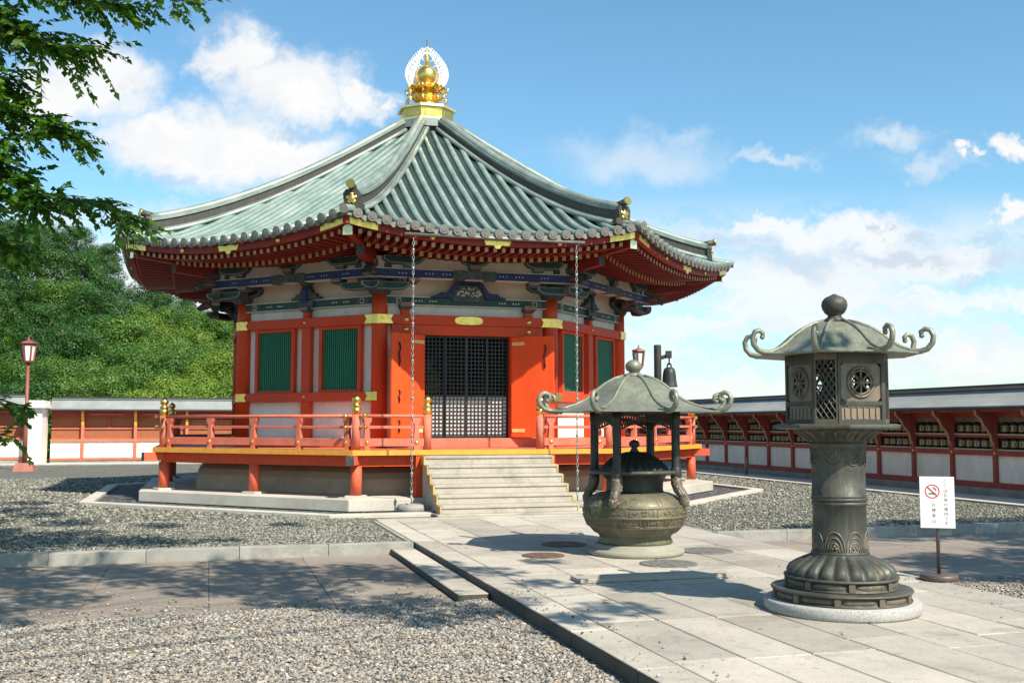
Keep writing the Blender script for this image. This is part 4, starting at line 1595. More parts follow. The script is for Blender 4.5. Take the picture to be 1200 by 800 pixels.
# fluted lotus base
b = MB()
n = 132
prof = [(0.445, 0.305), (0.45, 0.33), (0.425, 0.365), (0.37, 0.405), (0.30, 0.445), (0.255, 0.47), (0.245, 0.485)]
vs, fs = [], []
for i, (r, z) in enumerate(prof):
    amp = [0.008, 0.045, 0.05, 0.042, 0.022, 0.006, 0.0][i]
    for k in range(n):
        a = 2 * PI * k / n
        rr = r + amp * (abs(math.sin(11 * a)) ** 0.42 - 0.75)
        vs.append((rr * math.cos(a), rr * math.sin(a), z + amp * 0.3 * abs(math.sin(11 * a))))
for i in range(len(prof) - 1):
    for k in range(n):
        k2 = (k + 1) % n
        fs.append((i * n + k, i * n + k2, (i + 1) * n + k2, (i + 1) * n + k))
b.add(vs, fs, 0, True)
b.build('lotus_base', [M['bronze']], t)
b = MB()
prof = [(0.245, 0.483), (0.245, 0.50), (0.232, 0.505), (0.226, 0.70), (0.226, 0.90), (0.234, 0.905), (0.234, 0.925), (0.227, 0.93), (0.227, 0.937), (0.236, 0.94), (0.236, 0.96), (0.227, 0.963), (0.234, 0.97), (0.234, 0.985), (0.226, 0.99), (0.224, 1.2), (0.232, 1.40), (0.24, 1.415), (0.24, 1.44)]
b.lathe(prof, 48)
pil = b.build('pillar', [M['bronze']], t)
for k in range(8):          # engraved petal arches at foot and top of the pillar
    a0 = 2 * PI * k / 8
    for zb, sg, hgt in ((0.51, 1, 0.17), (1.395, -1, 0.15)):
        c = MB()
        for f in (1.0, 0.72, 0.45):
            pts = []
            for q in range(13):
                tt = PI * q / 12
                aa = a0 + 0.36 * f * math.cos(tt)
                zz_ = zb + sg * (hgt * f * math.sin(tt) ** 0.8)
                pts.append((0.229 * math.cos(aa), 0.229 * math.sin(aa), zz_))
            c.tube(pts, 0.0065, 5, 0)
        for q in range(3):
            aa = a0 + (q - 1) * 0.07
            c.ball((0.227 * math.cos(aa), 0.227 * math.sin(aa), zb + sg * (0.03 + 0.02 * (q == 1))), 0.015, 8, 5, 0)
        c.build('petal_relief', [M['bronzetan'] if sg > 0 else M['bronze']], pil)
b = MB()
b.lathe([(0.232, 1.43), (0.25, 1.46), (0.30, 1.50), (0.365, 1.535), (0.375, 1.55), (0.0, 1.55)], 40)
for k in range(20):
    a = 2 * PI * k / 20
    b.tube([(0.245 * math.cos(a), 0.245 * math.sin(a), 1.455), (0.305 * math.cos(a), 0.305 * math.sin(a), 1.498), (0.37 * math.cos(a), 0.37 * math.sin(a), 1.54)], 0.012, 5)
b.build('flared_capital', [M['bronze']], t)
b = MB()
b.lathe([(0.50, 1.55), (0.54, 1.562), (0.54, 1.59), (0.50, 1.60), (0.0, 1.60)], 8, 0, a0=PI / 8, smooth=False)
for k in range(48):
    a = 2 * PI * k / 48
    rr = 0.54 * C8 / math.cos(((a + PI / 8) % (PI / 4)) - PI / 8) if False else 0.0
b.build('platform_plate', [M['bronze']], t, bevel=0.006)
# fire box: square with cut corners, wheels on the wide sides, lozenge mesh on the narrow ones
Wd, Cn = 0.225, 0.075 * 1.0
AF = 0.36             # apothem of the wide faces
hw = 0.225
zb, zt = 1.60, 2.195
b = MB()
b.lathe([(0.40, 2.14), (0.40, 2.20)], 8, 0, a0=PI / 8, smooth=False)
fb2 = b
b = MB()
b.lathe([(0.40, 1.60), (0.40, 1.63), (0.38, 1.64)], 8, 0, a0=PI / 8, smooth=False)
fb = b.build('fire_box_frame', [M['bronzedark']], t)
fb2.build('fire_box_top_ring', [M['bronzedark']], t)
diag = (AF + hw) / 2 ** .5
cw = (AF - hw) / 2 ** .5
for k in range(4):
    a = PI / 2 * k
    ca, sa = math.cos(a), math.sin(a)
    f = lambda x, y, z: (x * ca - y * sa, x * sa + y * ca, z)
    c = MB()
    y0, y1 = -AF, -AF + 0.02

    def fbx(x0, x1, z0, z1, pr=0.0, mt=0):
        c.prism([(x0, z0), (x1, z0), (x1, z1), (x0, z1)], y0 - pr, y1, mt, f)
    fbx(-hw, -hw + 0.03, zb, zt, 0.012)
    fbx(hw - 0.03, hw, zb, zt, 0.012)
    fbx(-hw + 0.03, hw - 0.03, 1.60, 1.635, 0.012)
    fbx(-hw + 0.03, hw - 0.03, 2.11, zt, 0.012)
    fbx(-hw + 0.03, hw - 0.03, 1.755, 1.79, 0.012)
    fbx(-hw + 0.03, hw - 0.03, 1.635, 1.755, -0.006, 1)       # lower panel with upright flutes
    for q in range(6):
        x = -0.15 + 0.3 * q / 5
        fbx(x - 0.008, x + 0.008, 1.65, 1.735, 0.004, 1)
    fbx(-0.13, 0.13, 1.742, 1.75, 0.004, 1)
    # upper panel pierced by a wheel: ring of wedges leaves a round hole
    cz, rr = 1.95, 0.125
    n = 32
    ring = [(rr * math.cos(2 * PI * q / n), cz + rr * math.sin(2 * PI * q / n)) for q in range(n)]
    bx = hw - 0.03
    zl, zh = 1.79, 2.11
    sq = []
    for q in range(n):
        dx, dz = math.cos(2 * PI * q / n), math.sin(2 * PI * q / n)
        s_ = min(bx / abs(dx) if abs(dx) > 1e-6 else 9, ((zh - cz) if dz > 0 else (cz - zl)) / abs(dz) if abs(dz) > 1e-6 else 9)
        sq.append((dx * s_, cz + dz * s_))
    for q in range(n):
        q2 = (q + 1) % n
        c.prism([ring[q], sq[q], sq[q2], ring[q2]], y0, y1, 1, f)
    pnl = c.build('fire_box_panel', [M['bronzedark'], M['bronzetan']], fb)  # darker bronze here carries the shadow of the lantern roof
    c = MB()
    for rad, w in ((rr, 0.013), (rr * 0.80, 0.009)):
        c.tube([f(rad * math.cos(2 * PI * q / n), y0 - 0.004, cz + rad * math.sin(2 * PI * q / n)) for q in range(n + 1)], w, 6, 0, True, False)
    for q in range(8):
        aa = 2 * PI * q / 8
        c.tube([f(0.02 * math.cos(aa), y0 - 0.003, cz + 0.02 * math.sin(aa)), f(rr * 0.55 * math.cos(aa), y0 - 0.003, cz + rr * 0.55 * math.sin(aa)), f(rr * math.cos(aa), y0 - 0.003, cz + rr * math.sin(aa))], [0.012, 0.009, 0.014], 6)
    p = f(0, y0 - 0.006, cz)
    c.ball(p, 0.036, 12, 8)
    c.build('wheel_ornament', [M['bronzetan']], fb)
    a2 = a + PI / 4
    c2, s2 = math.cos(a2), math.sin(a2)
    f2 = lambda x, y, z: (x * c2 - y * s2, x * s2 + y * c2, z)
    c = MB()
    hw2 = cw
    for x0, x1, z0, z1 in ((-hw2, -hw2 + 0.014, zb, zt), (hw2 - 0.014, hw2, zb, zt), (-hw2 + 0.014, hw2 - 0.014, 1.60, 1.64), (-hw2 + 0.014, hw2 - 0.014, 2.14, zt)):
        c.prism([(x0, z0), (x1, z0), (x1, z1), (x0, z1)], -diag - 0.008, -diag + 0.012, 0, f2)
    for q in range(-3, 12):
        for sgn in (1, -1):
            z0 = 1.60 + q * 0.075
            pts = []
            for h in range(17):
                x = -hw2 + 2 * hw2 * h / 16
                z = z0 + (h / 16) * 0.30 if sgn > 0 else z0 + 0.30 - (h / 16) * 0.30
                if 1.62 < z < 2.16:
                    pts.append(f2(x, -diag + 0.0 + 0.003 * sgn, z))
            if len(pts) > 1:
                c.tube(pts, 0.006, 5)
    c.build('lozenge_mesh', [M['bronze']], fb)
b = MB()
b.lathe([(0.10, 1.61), (0.14, 1.66), (0.15, 1.75), (0.08, 1.78), (0.0, 1.78)], 16)
b.build('oil_dish', [M['bronzedark']], t)
b = MB()
b.lathe([(0.36, 1.602), (0.0, 1.604)], 8, 0, a0=PI / 8, smooth=False, caps=False)
b.build('fire_box_floor', [M['bronzedark']], t)


def curl_roof(t, prof, under, rim_z, R0, horn, rot, mats, hw=0.028):
    """octagonal cast roof with ribs that run into curled horns"""
    b = MB()
    n = 64
    vs, fs = [], []
    prof2 = prof + under
    for i, (r, z) in enumerate(prof2):
        fr = min(1.0, r / R0)
        for k in range(n):
            a = 2 * PI * k / n + rot
            loc = ((a - rot + PI / 8) % (PI / 4)) - PI / 8      # 0 at a corner
            pol = math.cos(PI / 8) / math.cos(PI / 8 - abs(loc))
            rr = r * ((1 - 0.85 * fr ** 2) + 0.85 * fr ** 2 * pol)
            drop = 0.0
            if i < len(prof):
                drop = -0.018 * fr * (abs(loc) / (PI / 8))
            vs.append((rr * math.cos(a), rr * math.sin(a), z + drop))
    for i in range(len(prof2) - 1):
        for k in range(n):
            k2 = (k + 1) % n
            fs.append((i * n + k, i * n + k2, (i + 1) * n + k2, (i + 1) * n + k))
    b.add(vs, fs, 0, True)
    ro = b.build('lantern_roof' if R0 < 0.9 else 'canopy_roof', mats, t)
    for k in range(8):
        a = 2 * PI * k / 8 + rot
        ca, sa = math.cos(a), math.sin(a)
        c = MB()
        pts = [(r * 0.995 * ca, r * 0.995 * sa, z + 0.006) for r, z in prof if 0.08 * R0 < r]
        hp = [((R0 + hr) * ca, (R0 + hr) * sa, rim_z + hz) for hr, hz in horn]
        m_ = len(pts)
        c.tube(pts[:-1] + hp, [hw * 0.62] * (m_ - 1) + [hw * (1.0 - 0.25 * q / len(hp)) for q in range(len(hp))], 8, 0)
        c.ball(hp[-1], hw * 0.85, 8, 6)
        c.build('curled_horn', mats, ro)
    return ro


horn = [(-0.07, 0.012), (0.0, 0.012), (0.06, 0.03), (0.103, 0.08), (0.113, 0.14), (0.088, 0.19), (0.045, 0.202), (0.012, 0.178), (0.018, 0.145)]
prof = [(0.05, 2.50), (0.11, 2.495), (0.20, 2.472), (0.30, 2.43), (0.40, 2.365), (0.47, 2.305), (0.54, 2.255), (0.62, 2.222), (0.70, 2.207)]
under = [(0.705, 2.195), (0.69, 2.188), (0.40, 2.20), (0.0, 2.20)]
curl_roof(t, prof, under, 2.20, 0.70, horn, -PI / 2, [M['bronzeroof']], 0.026)
b = MB()
b.lathe([(0.10, 2.49), (0.115, 2.505), (0.07, 2.53), (0.055, 2.55), (0.085, 2.575), (0.105, 2.61), (0.113, 2.645), (0.105, 2.68), (0.08, 2.71), (0.04, 2.728), (0.012, 2.742), (0.0, 2.745)], 28)
b.build('jewel_finial', [M['bronze']], t)

# ================================================================== INCENSE BURNER
t = thing('incense_burner', 'squat round bronze incense burner under a curled canopy on four posts', 'incense burner', W(-0.075, -13.68), TH)
b = MB()
b.lathe([(0.59, 0.003), (0.605, 0.02), (0.605, 0.055), (0.58, 0.075), (0.52, 0.08), (0.515, 0.115), (0.49, 0.135), (0.0, 0.135)], 56)
b.build('stone_foot', [M['footstone']], t)
b = MB()
prof = [(0.455, 0.135), (0.465, 0.16), (0.44, 0.20), (0.45, 0.235), (0.53, 0.29), (0.60, 0.37), (0.638, 0.47), (0.645, 0.53), (0.63, 0.60), (0.585, 0.67), (0.52, 0.72), (0.43, 0.75), (0.375, 0.755), (0.0, 0.755)]
b.lathe(prof, 56)
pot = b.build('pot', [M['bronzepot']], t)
b = MB()


def potr(z):
    return float(np.interp(z, [p_[1] for p_ in prof[3:-2]], [p_[0] for p_ in prof[3:-2]]))


for z in (0.36, 0.475, 0.60):
    rr = potr(z)
    b.lathe([(rr - 0.005, z - 0.016), (rr + 0.010, z - 0.008), (rr + 0.010, z + 0.008), (rr - 0.005, z + 0.016)], 56, 0, caps=False)
b.build('pot_band', [M['bronzepot']], pot)
for row, (z0, z1, npan, off) in enumerate(((0.375, 0.46, 12, 0.0), (0.49, 0.585, 12, 0.5), (0.615, 0.70, 10, 0.2), (0.275, 0.345, 12, 0.5))):
    for k in range(npan):
        a0 = 2 * PI * (k + off) / npan
        c = MB()
        w = PI / npan * 0.86
        fr = []
        for aa, z in ((a0 - w, z0), (a0 + w, z0), (a0 + w, z1), (a0 - w, z1)):
            fr.append((aa, z))
        for q in range(4):
            (aa, za), (ab, zb_) = fr[q], fr[(q + 1) % 4]
            pts = []
            for h in range(6):
                g_ = h / 5
                az, zc = aa + (ab - aa) * g_, za + (zb_ - za) * g_
                rr = potr(zc) + 0.002
                pts.append((rr * math.cos(az), rr * math.sin(az), zc))
            c.tube(pts, 0.0055, 5, 0)
        if row in (0, 1):
            for q in range(11):
                az = a0 + random.uniform(-0.75, 0.75) * w
                zc = random.uniform(z0 + 0.018, z1 - 0.018)
                pts = []
                for h in range(6):
                    g_ = 2 * PI * h / 6 * 0.8
                    rr = potr(zc) + 0.003
                    da, dz = 0.022 * math.cos(g_), 0.013 * math.sin(g_)
                    pts.append((rr * math.cos(az + da), rr * math.sin(az + da), zc + dz))
                c.tube(pts, 0.005, 4, 0)
        c.build('pot_relief_panel', [M['bronzepot'] if row in (1, 2, 3) else M['bronzetan']], pot)
b = MB()
b.lathe([(0.36, 0.75), (0.35, 0.80), (0.355, 0.90), (0.40, 0.965), (0.45, 0.985)], 40, 0)
b.build('neck', [M['bronzedark']], t)
b = MB()
b.lathe([(0.44, 0.975), (0.56, 0.985), (0.575, 1.0), (0.575, 1.02), (0.56, 1.03), (0.42, 1.03), (0.0, 1.03)], 40, 0)
b.build('rim', [M['bronze']], t)
b = MB()
n = 96
prof2 = [(0.42, 1.03), (0.425, 1.05), (0.38, 1.10), (0.30, 1.17), (0.20, 1.225), (0.10, 1.25), (0.05, 1.255)]
vs, fs = [], []
for i, (r, z) in enumerate(prof2):
    for k in range(n):
        a = 2 * PI * k / n
        am = 0.05 * min(1, r / 0.3) * abs(math.sin(12 * a)) ** 0.7
        vs.append(((r - am * 0.5) * math.cos(a), (r - am * 0.5) * math.sin(a), z - am * 0.5))
for i in range(len(prof2) - 1):
    for k in range(n):
        k2 = (k + 1) % n
        fs.append((i * n + k, i * n + k2, (i + 1) * n + k2, (i + 1) * n + k))
b.add(vs, fs, 0, True)
lid = b.build('ribbed_lid', [M['bronzedark']], t)
b = MB()
b.lathe([(0.06, 1.25), (0.045, 1.28), (0.035, 1.30), (0.065, 1.325), (0.07, 1.35), (0.055, 1.38), (0.02, 1.40), (0.0, 1.402)], 16)
b.build('lid_knob', [M['bronzedark']], lid)
for k in range(4):
    a = -PI / 2 + PI / 4 + PI / 2 * k
    ca, sa = math.cos(a), math.sin(a)
    x, y = 0.545 * ca, 0.545 * sa
    b = MB()
    b.lathe([(0.062, 0.93), (0.068, 0.96), (0.068, 1.04), (0.058, 1.06), (0.052, 1.10), (0.052, 1.62), (0.058, 1.64), (0.058, 1.75)], 18, 0, (x, y))
    p_ = b.build('canopy_post', [M['bronzedark']], t)
    # beast-shaped bracket that carries the post on the pot's shoulder
    c = MB()
    pts = [(0.60, 0.60), (0.645, 0.66), (0.63, 0.74), (0.575, 0.80), (0.55, 0.88), (0.545, 0.96)]
    c.tube([(r * ca, r * sa, z) for r, z in pts], [0.05, 0.068, 0.058, 0.064, 0.07, 0.064], 10)
    for q in range(34):
        z = random.uniform(0.62, 0.94)
        rr = float(np.interp(z, [s_[1] for s_ in pts], [s_[0] for s_ in pts]))
        ph = random.uniform(-1.9, 1.9)
        px_, py_ = (rr + 0.05 * math.cos(ph)), 0.055 * math.sin(ph)
        c.ball((px_ * ca - py_ * sa, px_ * sa + py_ * ca, z), random.uniform(0.012, 0.026), 7, 5)
    c.tube([(0.55 * ca, 0.55 * sa, 0.62), (0.68 * ca, 0.68 * sa, 0.63), (0.70 * ca, 0.70 * sa, 0.70)], [0.03, 0.04, 0.02], 8)
    c.build('beast_bracket', [M['bronzetan']], p_)
    # pierced valance between this post and the next
    a2 = a + PI / 2
    A, B = Vector((x, y, 0)), Vector((0.545 * math.cos(a2), 0.545 * math.sin(a2), 0))
    c = MB()
    Ln = (B - A).length
    d = (B - A).normalized()
    for i in range(1, 22):
        s_ = Ln * i / 22
        g_ = abs(2 * i / 22 - 1)
        zl = 1.70 - 0.06 - 0.13 * g_ ** 1.5
        q0 = A + d * s_
        sh = 0.035
        c.beam(q0 + Vector((0, 0, zl)), q0 + d * sh + Vector((0, 0, 1.74)), 0.012, 0.010, 0, (-sa, ca, 0.1))
        c.beam(q0 + Vector((0, 0, zl)), q0 - d * sh + Vector((0, 0, 1.74)), 0.012, 0.010, 0, (-sa, ca, 0.1))
    pts = []
    for i in range(0, 23):
        g_ = abs(2 * i / 22 - 1)
        pts.append(A + d * (Ln * i / 22) + Vector((0, 0, 1.70 - 0.06 - 0.13 * g_ ** 1.5)))
    c.tube(pts, 0.012, 6)
    c.beam(A + Vector((0, 0, 1.735)), B + Vector((0, 0, 1.735)), 0.03, 0.03, 0)
    c.build('pierced_valance', [M['bronzedark']], t)
horn = [(-0.12, 0.010), (-0.02, 0.012), (0.055, 0.035), (0.108, 0.09), (0.122, 0.15), (0.095, 0.21), (0.04, 0.232), (-0.015, 0.205), (-0.025, 0.16), (0.01, 0.135)]
prof = [(0.06, 2.20), (0.14, 2.19), (0.26, 2.155), (0.38, 2.095), (0.48, 2.02), (0.56, 1.95), (0.64, 1.89), (0.76, 1.835), (0.90, 1.79), (1.04, 1.763), (1.13, 1.755)]
under = [(1.135, 1.742), (1.11, 1.738), (0.70, 1.755), (0.0, 1.76)]
curl_roof(t, prof, under, 1.745, 1.13, horn, -PI / 2 + 0.0, [M['bronzeroof']], 0.034)
b = MB()
b.lathe([(0.13, 2.185), (0.145, 2.20), (0.10, 2.225), (0.055, 2.24), (0.055, 2.25), (0.09, 2.27), (0.105, 2.31), (0.10, 2.345), (0.07, 2.38), (0.03, 2.40), (0.0, 2.402)], 28, 0)
b.build('jewel_finial', [M['bronzeroof']], t)
# ================================================================== NO-SMOKING SIGN
t = thing('no_smoking_sign', 'white no smoking sign on a brown pole with a heavy round foot', 'sign', W(2.06, -16.62), R(0))
pan_rz = R(-14)
b = MB()
b.lathe([(0.185, 0.003), (0.19, 0.01), (0.19, 0.052), (0.18, 0.062), (0.03, 0.066), (0.0, 0.066)], 40)
b.build('sign_foot', [M['pole']], t)
b = MB()
b.lathe([(0.019, 0.06), (0.019, 0.98)], 14)
b.build('sign_pole', [M['pole']], t)
b = MB()
b.box(-0.168, 0.168, -0.034, -0.020, 0.53, 1.055)
sp = b.build('sign_panel', [M['sign']], t, rz=pan_rz, bevel=0.003)
b = MB()
cx_, cz_ = -0.046, 0.905
n = 40
for r0, r1 in ((0.062, 0.072),):
    vs = []
    for k in range(n):
        a = 2 * PI * k / n
        vs += [(cx_ + r0 * math.cos(a), -0.0365, cz_ + r0 * math.sin(a)), (cx_ + r1 * math.cos(a), -0.0365, cz_ + r1 * math.sin(a))]
    b.add(vs, [(2 * k, 2 * k + 1, (2 * k + 3) % (2 * n), (2 * k + 2) % (2 * n)) for k in range(n)], 0)
d = 0.066 * 0.7071
b.beam((cx_ - d, -0.0372, cz_ + d), (cx_ + d, -0.0372, cz_ - d), 0.0015, 0.011, 0, (0.7, 0, 0.7))
b.box(cx_ - 0.036, cx_ + 0.022, -0.0362, -0.0345, cz_ - 0.030, cz_ - 0.018, 1)
b.box(cx_ + 0.026, cx_ + 0.036, -0.0362, -0.0345, cz_ - 0.030, cz_ - 0.018, 0)
for q in range(2):
    b.tube([(cx_ + 0.006 + 0.012 * q, -0.0355, cz_ + 0.045), (cx_ + 0.018 + 0.012 * q, -0.0355, cz_ + 0.03), (cx_ + 0.036 + 0.008 * q, -0.0355, cz_ + 0.01)], 0.002, 4, 1)
b.build('no_smoking_mark', [M['signred'], M['signblack']], sp)


def glyph(txt, x, z, size, parent, name):
    cu = bpy.data.curves.new(name, 'FONT')
    cu.body = txt
    cu.size = size
    cu.align_x = 'CENTER'
    cu.align_y = 'CENTER'
    cu.resolution_u = 3
    ob = bpy.data.objects.new(name, cu)
    COL.objects.link(ob)
    dg = bpy.context.evaluated_depsgraph_get()
    me = bpy.data.meshes.new_from_object(ob.evaluated_get(dg))
    bpy.data.objects.remove(ob)
    V = np.zeros(len(me.vertices) * 3)
    me.vertices.foreach_get('co', V)
    V = V.reshape(-1, 3)
    return [(x + p[0], -0.0352, z + p[1]) for p in V], [tuple(p.vertices) for p in me.polygons]


def column_text(txt, x, z0, size, step, name, bold=()):
    b = MB()
    for i, ch in enumerate(txt):
        vs, fs = glyph(ch, x, z0 - i * step, size, sp, 'glyph')
        b.add(vs, fs, 0)
    b.build(name, [M['signblack']], sp)


column_text('ここはお寺の境内です', 0.082, 1.005, 0.042, 0.0475, 'sign_lettering')
column_text('お煙草は', -0.036, 0.765, 0.042, 0.056, 'sign_lettering')


# ================================================================== ROOFED WALLS
def wall_roof(b, x0, x1, yf, yr, ze, zr, mt=(0, 1)):
    """little gabled roof along x: front eave at yf, ridge at yr"""
    yb = 2 * yr - yf
    th = 0.05
    pts = [(yf, ze), (yf + (yr - yf) * 0.5, ze + (zr - ze) * 0.44), (yr, zr)]
    ptsb = [(yb, ze), (yb - (yb - yr) * 0.5, ze + (zr - ze) * 0.44), (yr, zr)]
    for P in (pts, ptsb):
        for (ya, za), (yc, zc) in zip(P[:-1], P[1:]):
            b.add([(x0, ya, za), (x1, ya, za), (x1, yc, zc), (x0, yc, zc), (x0, ya, za - th), (x1, ya, za - th), (x1, yc, zc - th), (x0, yc, zc - th)],
                  [(0, 1, 2, 3), (7, 6, 5, 4), (0, 4, 5, 1), (1, 5, 6, 2), (2, 6, 7, 3), (3, 7, 4, 0)], mt[0])
    sg = 1 if yf < yr else -1
    b.box(x0, x1, min(yf - 0.012 * sg, yf + 0.03 * sg), max(yf - 0.012 * sg, yf + 0.03 * sg), ze - 0.085, ze - 0.03, mt[1])
    b.box(x0, x1, yr - 0.10, yr + 0.10, zr - 0.02, zr + 0.045, mt[0])
    b.box(x0, x1, yr - 0.13, yr + 0.13, zr + 0.046, zr + 0.085, mt[1])


def roof_laps(b, x0, x1, yf, yr, ze, zr, step, mt):
    x = x0 + step / 2
    while x < x1:
        ym, zm = yf + (yr - yf) * 0.5, ze + (zr - ze) * 0.44
        b.tube([(x, yf, ze + 0.006), (x, ym, zm + 0.006), (x, yr, zr + 0.006)], 0.014, 5, mt, False, False)
        x += step


# ---- right wall with prayer wheels: built along x (x = distance along the wall), facing -y, then turned
VA, VB = -17.0, 21.3
RWX = 11.8
LEN = VB - VA
# local frame: x' = VB - v (runs towards the visitor), y' = u - RWX ; facing -y' = towards the court
wr = thing('prayer_wheel_wall', 'long low white and red wall with a grey roof and two shelves of prayer wheels', 'wall', W(RWX, VB), TH - PI / 2)
b = MB()
b.box(0, LEN, -0.10, 0.30, -0.05, 0.16)
b.build('wall_footing', [M['kerb']], wr)
b = MB()
b.box(0, LEN, 0.0, 0.22, 0.16, 1.0)
b.build('plaster_panel', [M['white']], wr)
b = MB()
b.box(0, LEN, 0.22, 0.30, 1.0, 2.2)
b.build('recess_back', [M['recess']], wr)
b = MB()
b.box(0, LEN, -0.04, 0.219, 1.001, 1.03)
b.build('recess_sill', [M['shelf']], wr)
for z in (1.345,):
    b = MB()
    b.box(0, LEN, -0.01, 0.219, z, z + 0.03)
    b.box(0, LEN, -0.008, 0.01, z - 0.06, z - 0.001, 1)
    b.build('wheel_shelf', [M['shelf'], M['wallred']], wr)
for nm, z0, z1, y0, y1 in (('bottom_rail', 0.17, 0.29, -0.05, 0.0), ('middle_rail', 0.885, 0.998, -0.06, 0.0), ('eave_beam', 1.74, 1.92, -0.02, 0.16), ('eave_purlin', 1.86, 1.94, -0.46, -0.38)):
    b = MB()
    b.box(0, LEN, y0, y1, z0, z1)
    b.build(nm, [M['wallred']], wr, bevel=0.006)
b = MB()
b.box(0, LEN, -0.56, 0.16, 1.925, 1.945)
b.build('eave_boards', [M['wallred']], wr)
b = MB()
wall_roof(b, 0, LEN, -0.62, 0.20, 1.99, 2.40)
b.build('wall_roof', [M['wallroof'], M['wallroofdark']], wr)
V0 = -6.19
posts_v = [V0 + 1.422 * k for k in range(-7, 20)]
posts_v = [v for v in posts_v if VA + 0.2 < v < VB - 0.2]
first = None
for v in posts_v:
    x = VB - v
    if first is None:
        b = MB()
        b.box(-0.055, 0.055, -0.075, 0.0, 0.29, 0.885)
        b.box(-0.055, 0.055, -0.075, 0.02, 0.998, 1.74)
        first = b.build('wall_post', [M['wallred']], wr, loc=(x, 0, 0), bevel=0.006)
        c = MB()
        poly = [(-0.078, 1.12), (-0.13, 1.22), (-0.15, 1.34), (-0.22, 1.45), (-0.33, 1.56), (-0.40, 1.70), (-0.53, 1.80), (-0.55, 1.925), (-0.078, 1.925)]
        c.prism(poly, -0.04, 0.04, 0, lambda q, y, z: (y, q, z))
        c.prism([(q - 0.006, z) for q, z in poly[:8]] + [(q, z) for q, z in reversed(poly[:8])], -0.042, 0.042, 1, lambda q, y, z: (y, q, z))
        c.build('eave_bracket', [M['wallred'], M['braceedge']], first)
        c = MB()
        c.ball((0, -0.062, 0.945), 0.03, 8, 6, 0, (1, 0.5, 1))
        c.build('stud', [M['goldpaint']], first)
    else:
        o = copy_tree(first, wr)
        o.location.x = x
# prayer wheels: every one a thing of its own
b = MB()
b.lathe([(0.0, 0.0), (0.05, 0.0), (0.075, 0.015), (0.088, 0.03), (0.088, 0.05)], 14, 1)
b.lathe([(0.082, 0.05), (0.090, 0.07), (0.092, 0.12), (0.089, 0.165), (0.082, 0.185)], 14, 0, caps=False)
b.lathe([(0.094, 0.185), (0.10, 0.20), (0.088, 0.235), (0.05, 0.262), (0.018, 0.268), (0.0, 0.27)], 14, 1)
for q in range(7):
    a = 2 * PI * q / 7
    b.box(0.091 * math.cos(a) - 0.008, 0.091 * math.cos(a) + 0.008, 0.091 * math.sin(a) - 0.008, 0.091 * math.sin(a) + 0.008, 0.08, 0.16, 1)
proto = b.build('prayer_wheel', [M['wheel'], M['wheelcap']], None, (0, 0, -50))
firstw = True
for v in posts_v[:-1]:
    if v < -9.5:
        continue
    far = 'far end of wall' if v > 6 else 'middle of wall' if v > -0.6 else 'end beyond the sign' if v < -5.0 else 'beside the lantern'
    for row, z in (('upper', 1.376), ('lower', 1.031)):
        for k in range(5):
            vv = v + 0.19 + 0.26 * k
            o = proto if firstw else proto.copy()
            if not firstw:
                COL.objects.link(o)
            firstw = False
            o.location = W(RWX + 0.10, vv, z)
            o.rotation_euler = (0, 0, TH + random.uniform(0, 6))
            tag(o, 'small brown black-capped prayer wheel on %s shelf, %s' % (row, far), 'prayer wheel', 'prayer wheels on the %s shelf, %s' % (row, far))
# little grey post standing before the wall
b = MB()
b.lathe([(0.055, 0.0), (0.055, 0.50), (0.045, 0.53), (0.0, 0.535)], 14)
o = b.build('stub_post', [M['gutter']], None, W(11.1, 4.0, 0.012), TH)
tag(o, 'short grey stub post standing on the pavement by the prayer wheel wall', 'post')

# ---- back wall: gallery with board panels
SB = 20.95
UB0, UB1 = -11.75, 11.9


